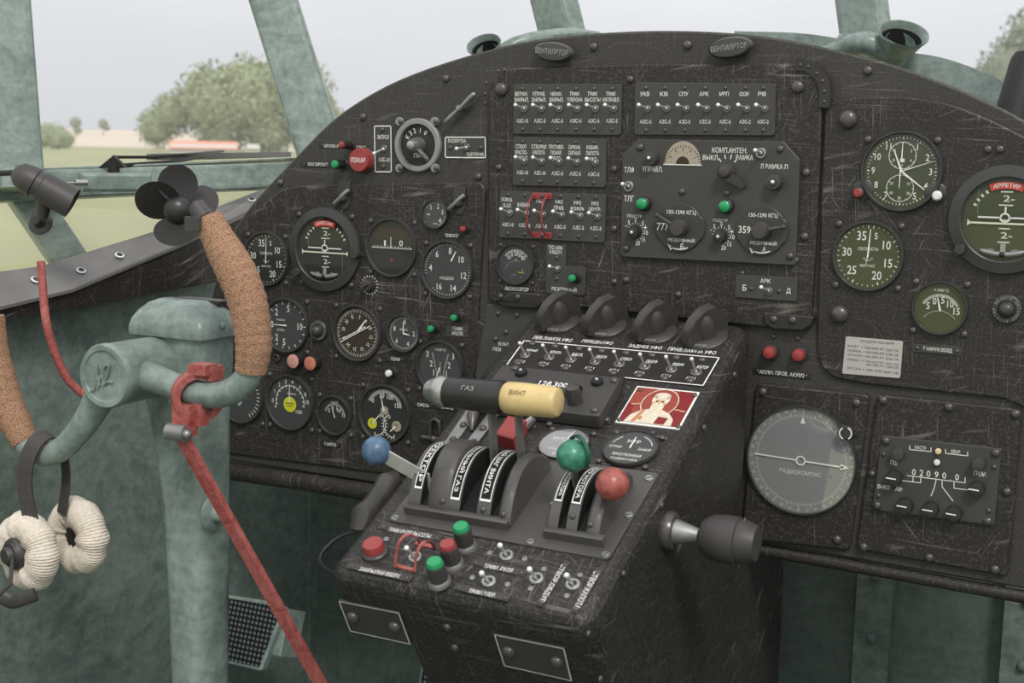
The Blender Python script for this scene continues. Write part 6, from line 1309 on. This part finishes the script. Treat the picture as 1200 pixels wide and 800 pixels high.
b = MB(); b.use('rubber'); pA, pB = W_([(240, 256), (229, 240)]); b.tube([pA, pB], [.010, .0085], 16); pC, pD = W_([(238, 262), (222, 262)], YW - .012); b.tube([pC, pD], [.006, .007], 4, smooth=False); b.build('thumb_switch', None, yk, 'dark grey thumb switch at the grip end')
# red gust lock: clamp on the yoke tube and a long red bar down to the floor
c0 = W_([(232, 459)])[0] + hc; gl = thing_at('gust_lock', 'red painted locking clamp and long red bar on the yoke', 'lock bar', c0)
ax_ = (W_([(250, 462)])[0] - W_([(215, 455)])[0]).normalized(); T = axis_matrix((0, 0, 0), ax_, (0, 0, 1)); r0 = rt * 1.0
b = MB(); T = axis_matrix((0, 0, -.004), (ax_ + Vector((-.1, -.75, .0))), (0, 0, 1)); b.lathe([(r0 * 1.42, -.008), (r0 * 1.95, -.008), (r0 * 2.0, -.006), (r0 * 2.0, .006), (r0 * 1.95, .008), (r0 * 1.42, .008), (r0 * 1.42, -.008)], 40, T); b.build('clamp_ring', 'red_paint', gl)
b = MB(); b.box((.008, -.002, r0 * 1.85), (.022, .018, .010)); b.box((.016, .006, r0 * 1.5), (.008, .018, .014)); b.build('clamp_tab', 'red_paint', gl)
g1 = onY(213, 498, YW - .014) - c0; b = MB(); b.box(g1 + Vector((.004, 0, .006)), (.022, .012, .030)); b.box(g1 + Vector((.016, .01, .012)), (.010, .012, .024)); b.build('clamp_lug', 'red_paint', gl)
b = MB(); g2 = onY(209, 506, YW - .02) - c0; b.tube([g2 + Vector((-.010, -.002, 0)), g2 + Vector((.012, -.002, 0))], .0085, 20); b.ball(g2 + Vector((.014, -.004, 0)), .005, n=12); b.build('hinge_pin', 'steel_dull', gl)
b = MB(); A = g2 + Vector((.004, 0, -.004)); B = at(392, 830, 1.40) - c0; b.tube([A, A.lerp(B, .5), B], .006, 4, flat=(.0035, .0062, (0, 1, 0)), smooth=False); b.build('lock_bar', 'red_paint', gl)
# red cable hanging at the left
b = MB(); P = spline([at(48, 306, 1.44), at(50, 335, 1.44), at(54, 375, 1.44), at(64, 412, 1.45), at(80, 445, 1.46), at(104, 466, 1.47), at(120, 470, 1.48)], 6); b.tube(P, .0046, 12); setp(b.build('red_hose', 'red_paint'), 'thin worn red hose curving down behind the yoke hub', 'hose')
# ---------------------------------------------------------------- headset on the yoke
Rc = R3; CX, CY, CZ = Rc @ Vector((1, 0, 0)), Rc @ Vector((0, -1, 0)), Rc @ Vector((0, 0, -1))
YZ = YW; p1 = onY(33, 645, YZ - .02); hs = thing_at('headset', 'headset with pale knitted ear pads hanging from the yoke by a black band', 'headset', p1)
axp = (CX * -.62 + CZ * .76 + CY * -.10).normalized()
def pad(c, hub_side, name, seed):
    T = axis_matrix(c, axp, (0, 0, 1)); b = MB(); NU, NV = 216, 18; vs = []; Rm, rm = .0268, .0175; rnd = random.Random(seed); ph = [rnd.uniform(0, 6) for _ in range(3)]
    for i in range(NU):
        a = 2 * math.pi * i / NU; lump = 1 + .045 * math.sin(7 * a + ph[0]) + .03 * math.sin(11 * a + ph[1]); rib_ = (1 if (i % 3) else -1) * .00045
        for j in range(NV):
            t_ = 2 * math.pi * j / NV; rr = rm * lump + rib_; vs.append(T @ Vector(((Rm + rr * math.cos(t_)) * math.cos(a) * .96, (Rm + rr * math.cos(t_)) * math.sin(a) * 1.02, rr * .95 * math.sin(t_))))
    b.add(vs, [(i * NV + j, ((i + 1) % NU) * NV + j, ((i + 1) % NU) * NV + (j + 1) % NV, i * NV + (j + 1) % NV) for i in range(NU) for j in range(NV)], True); return b.build(name, 'wool', hs), T
o1, T1 = pad(Vector((0, 0, 0)), 1, 'ear_pad', 1); c2 = onY(81, 635, YZ + .02) - p1
c2 = Vector((0, 0, 0)) - axp * .058 + CY * .004 + CX * .002
o2, T2 = pad(c2, -1, 'ear_pad', 2)
b = MB(); b.use('rubber').lathe([(.0, -.012), (.014, -.012), (.0175, .006), (.0175, .017), (.0155, .020), (.0145, .0195), (.0135, .022), (.0105, .0225), (.0100, .0215), (.0092, .026), (.0078, .028), (0, .028)], 36, T1); b.build('ear_cup', None, hs)
b = MB(); b.lathe([(0, -.014), (.0155, -.014), (.0175, -.004), (.014, .008), (0, .0085)], 30, T2); b.build('ear_cup', 'soft_black', hs)
def bandp(x, y, dy): return onY(x, y, YZ + dy) - p1
P = spline([bandp(37, 612, -.024), bandp(31, 585, -.026), bandp(29, 560, -.026), bandp(33, 535, -.024), bandp(43, 516, -.016), bandp(56, 509, .0), bandp(68, 518, .016), bandp(76, 540, .022), bandp(77, 570, .022), bandp(72, 602, .020)], 6)
b = MB(); b.tube(P, .008, 4, flat=(.0085, .0012, (1, .25, 0)), smooth=False); b.build('headband', 'webbing', hs)
b = MB(); b.tube([T1 @ Vector((0, -.004, .020)), at(12, 684, 1.33) - p1, at(-6, 702, 1.33) - p1], .0022, 10); b.build('microphone_boom', 'rubber', hs)
b = MB(); b.tube(spline([at(2, 700, 1.36) - p1, at(14, 705, 1.36) - p1, at(28, 701, 1.36) - p1, at(42, 696, 1.36) - p1], 4), [.003, .004, .005, .0065, .007, .0072, .007, .0068, .0066, .0066, .0062, .006, .003], 12, flat=(.0075, .003, (0, 0, 1))); b.build('cable_clip', 'rubber', hs)
# ---------------------------------------------------------------- small fan on the side ledge
fc = at(209, 246, 1.66); fn_ = thing_at('cabin_fan', 'small black four-bladed cabin fan on the left window ledge', 'fan', fc); zr = (CAM - fc).normalized(); k = 1.66 / F
zr = (zr + CX * -.10).normalized(); T = axis_matrix((0, 0, 0), zr, CX)
b = MB(); b.lathe([(17 * k, -.012), (17.5 * k, 0), (16 * k, .008), (11 * k, .014), (5 * k, .0165), (0, .017)], 32, T); b.build('hub', 'bakelite', fn_)
for dx, dy, rx, ry, tw in ((0, 31, 22, 22, .5), (-24, 11, 27, 22, -.75), (-6, -25, 26, 17, .9), (26, 10, 21, 19, -1.0)):
    L_ = math.hypot(dx, dy); a = math.atan2(dy, dx); b = MB(); NR, NA = 6, 28; vs = []; e1 = Vector((math.cos(a), math.sin(a), 0)); e2 = Vector((-math.sin(a), math.cos(a), 0))
    for side in (0, 1):
        vs.append(Vector((dx * k, dy * k, side * -.0014)))
        for i in range(1, NR + 1):
            for j_ in range(NA):
                t_ = 2 * math.pi * j_ / NA; p = Vector((dx + rx * i / NR * math.cos(t_), dy + ry * i / NR * math.sin(t_), 0)) * k; s_ = p.dot(e2) ; al = p.dot(e1)
                vs.append(Vector((p.x, p.y, s_ * tw + (al - L_ * k) ** 2 * 3 * (1 if tw > 0 else -1) - side * .0014)))
    n1 = 1 + NR * NA; fs = []
    for side in (0, 1):
        o_ = side * n1; fs += [(o_, o_ + 1 + j_, o_ + 1 + (j_ + 1) % NA) for j_ in range(NA)]
        fs += [(o_ + 1 + i * NA + j_, o_ + 1 + (i + 1) * NA + j_, o_ + 1 + (i + 1) * NA + (j_ + 1) % NA, o_ + 1 + i * NA + (j_ + 1) % NA) for i in range(NR - 1) for j_ in range(NA)]
    fs += [(1 + (NR - 1) * NA + j_, 1 + (NR - 1) * NA + (j_ + 1) % NA, n1 + 1 + (NR - 1) * NA + (j_ + 1) % NA, n1 + 1 + (NR - 1) * NA + j_) for j_ in range(NA)]
    b.add([T @ (v - Vector((0, 0, .002))) for v in vs], fs, True); b.build('blade', 'bakelite', fn_)
b = MB(); b.lathe([(15 * k, -.045), (15 * k, -.012)], 28, T); q_, _n2 = ledge_point(232, 262); b.tube([T @ Vector((0, 0, -.04)), q_ - fc], .006, 12); b.tube([q_ - fc, q_ - fc + Vector((0, 0, .006))], .014, 20); b.build('motor_stand', 'rubber', fn_)
# ---------------------------------------------------------------- map lamp on the left post
a0, a1 = at(30, 208, 1.60), at(85, 238, 1.612); ml = thing_at('map_lamp', 'dark grey cylindrical map lamp on a swivel foot, upper left', 'lamp', a0); d = a1 - a0; L_ = d.length; T = axis_matrix((0, 0, 0), d, (0, 0, 1)); r = .0185
b = MB(); b.lathe([(0, -.017), (r * .45, -.015), (r * .8, -.008), (r * .97, .003), (r * 1.0, .012), (r * .90, .0135), (r * .90, .0205), (r * 1.03, .022), (r * 1.05, L_), (r * .99, L_), (r * .95, L_ * .55)], 40, T); b.build('lamp_body', 'rubber', ml)
b = MB(); b.lathe([(r * .97, L_ * .93), (r * .6, L_ * .7), (0, L_ * .62)], 32, T); b.build('reflector', 'lamp_reflector', ml)
b = MB(); m0 = T @ Vector((0, 0, .028)); m1 = at(49, 254, 1.62) - a0; b.tube([m0, m0.lerp(m1, .7), m1], [.011, .0085, .0075], 18); b.build('neck', 'rubber', ml)
b = MB(); fT = axis_matrix(at(48, 262, 1.665) - a0, (CX * -.1 + CZ + CY * .35).normalized(), (0, 0, 1)); b.lathe([(.0155, 0), (.0155, .002), (.012, .0035), (.008, .004), (.007, .016), (0, .018)], 32, fT); b.build('foot', 'bezel', ml)
b = MB(); b.tube([T @ Vector((0, 0, -.012)), at(-20, 204, 1.62) - a0], .0035, 8); b.build('wire', 'soft_black', ml)
# ---------------------------------------------------------------- wiper motor box, shaft and wiper
P0, P1 = at(101, 214, 1.755), at(168, 213, 1.83); wm = thing_at('wiper_motor', 'green wiper drive box with a bright shaft on the window sill', 'wiper motor', P0); dx_ = (P1 - P0); M4 = axis_matrix((0, 0, 0), (.8, -.6, 0), dx_)
b = MB(); b.cbox(dx_ / 2 + Vector((.8, -.6, 0)) * .004, (dx_.length, .025, .022), .004, M4.to_3x3()); b.build('box', 'green_paint', wm)
b = MB(); e_ = at(68, 215, 1.72) - P0; b.tube([Vector((0, 0, 0)) + Vector((.8, -.6, 0)) * .004, e_.lerp(Vector((0, 0, 0)), .6)], .0045, 14); b.tube([e_.lerp(Vector((0, 0, 0)), .6), e_], .002, 10); b.build('shaft', 'steel', wm)
w0 = at(133, 190, 1.84); wp = thing_at('wiper', 'black windscreen wiper lying above the sill outside the left window', 'wiper', w0)
b = MB(); b.plate([(-.020, -.007), (.020, -.007), (.002, .010)], -.002, .004, .001, axis_matrix(Vector((0, 0, 0)), (.3, -.9, 0), (.95, .3, 0))); b.tube([Vector((0, 0, -.014)), Vector((0, 0, .002))], .008, 16); b.build('pivot_bracket', 'soft_black', wp)
b = MB(); b.tube([at(132, 184, 1.85) - w0, at(180, 184, 1.92) - w0, at(262, 177, 2.03) - w0], [.0022, .0022, .0018], 8); b.tube([at(140, 194, 1.86) - w0, at(200, 190, 1.95) - w0, at(250, 181, 2.03) - w0], .003, 8); b.build('wiper_arm', 'soft_black', wp)
b = MB(); b.tube([at(174, 184, 1.93) - w0, at(240, 183, 2.02) - w0, at(339, 181, 2.17) - w0], [.0045, .005, .004], 4, smooth=False); b.build('wiper_blade', 'soft_black', wp)
# ---------------------------------------------------------------- warm-air nozzles behind the panel
def nozzle(label, mouth, zm, rm, pts, face, tilt=0):
    m0 = at(mouth[0], mouth[1], zm); o = thing_at('air_nozzle', label, 'air nozzle', m0); fz_ = Vector(face).normalized()
    T = axis_matrix((0, 0, 0), fz_, CX + CY * tilt); P = [at(x, y, z) - m0 for x, y, z in pts]
    b = MB(); b.lathe([(rm * .55, -.040), (rm * .72, -.022), (rm * .9, -.006), (rm, 0), (rm * .98, .0022), (rm * .93, .001), (rm * .80, -.008)], 44, T, sx=1.32); o1_ = b.build('mouth', 'green_paint', o)
    b = MB(); b.lathe([(rm * .82, -.007), (rm * .66, -.018), (rm * .5, -.03), (0, -.03)], 40, T, sx=1.32); b.build('throat_shade', 'slot_black', o)  # black lining painted in for the shade deep inside the duct
    b = MB(); 
    rows = [T @ Vector((0, 0, -.012)), T @ Vector((0, 0, -.024)), T @ Vector((0, 0, -.036))] + P
    b.tube(spline(rows, 4), lerps([rm * .78, rm * .70, rm * .62] + [rm * .58] * len(P), len(rows) * 4 - 3), 28, caps=False); b.build('duct', 'green_paint', o)
    return o
nozzle('left green trumpet-shaped air nozzle above the panel arch', (567, 52.5), 1.90, .0200, [(605, 52, 1.92), (660, 42, 1.95), (700, 46, 1.97)], (CX * -.30 + CZ * .72 + CY * .50), -.15)
o = nozzle('right green trumpet-shaped air nozzle above the panel arch', (1059, 40), 1.68, .0255, [(1014, 50, 1.70), (985, 60, 1.74), (940, 80, 1.78), (900, 104, 1.80)], (CX * .12 + CZ * .72 + CY * .55), .12)
b = MB(); m0 = at(1059, 40, 1.68); pA, pB = at(994, 53, 1.735) - m0, at(990, 54, 1.74) - m0; b.tube([pA, pB], .0172, 28); b.build('clamp_band', 'green_paint', o)
# dark instrument housing cut by the right edge
b = MB(); A, B = at(1192, 122, 1.42), at(1208, 66, 1.42); o = thing_at('compass_housing', 'black cylindrical housing cut by the right picture edge', 'housing', A); T = axis_matrix((0, 0, 0), (B - A), (1, 0, 0)); L_ = (B - A).length
b.lathe([(0, -.02), (.020, -.02), (.020, 0), (.0195, L_ * .85), (.017, L_), (0, L_)], 32, T); b.build('body', 'soft_black', o); b = MB(); b.tube([T @ Vector((0, 0, -.02)), T @ Vector((0, .01, -.09))], .008, 12); b.build('stalk', 'soft_black', o)
# ---------------------------------------------------------------- pedals
for (P, lab, zd) in (([(262, 696), (314, 704), (334, 712), (306, 786), (262, 776)], 'studded metal rudder pedal right of the control column', .06), ([(496, 762), (545, 770), (540, 830), (486, 824)], 'studded metal rudder pedal under the pedestal head', .0)):
    pl = Plane((0, zd, .5), (1, 0, 0), (0, math.sin(.35), math.cos(.35))); th = Th('rudder_pedal', lab, 'pedal', sum(p[0] for p in P) / len(P), sum(p[1] for p in P) / len(P), pl, 0, 'rudder pedals')
    Q = th.P(P); Q = Q if area(Q) > 0 else Q[::-1]; b = MB(); b.plate(rounded(Q, .004), -.012, 0, .002); th.part('pedal_frame', b, 'green_paint'); b = MB(); b.plate(rounded(inset(Q, .005), .003), 0, .002, .0006); th.part('tread', b, 'checker_plate')
    b = MB(); X0 = max(q[0] for q in Q); b.cbox((X0 - .015, 0, -.035), (.03, .07, .045), .002); th.part('side_bracket', b, 'green_paint')
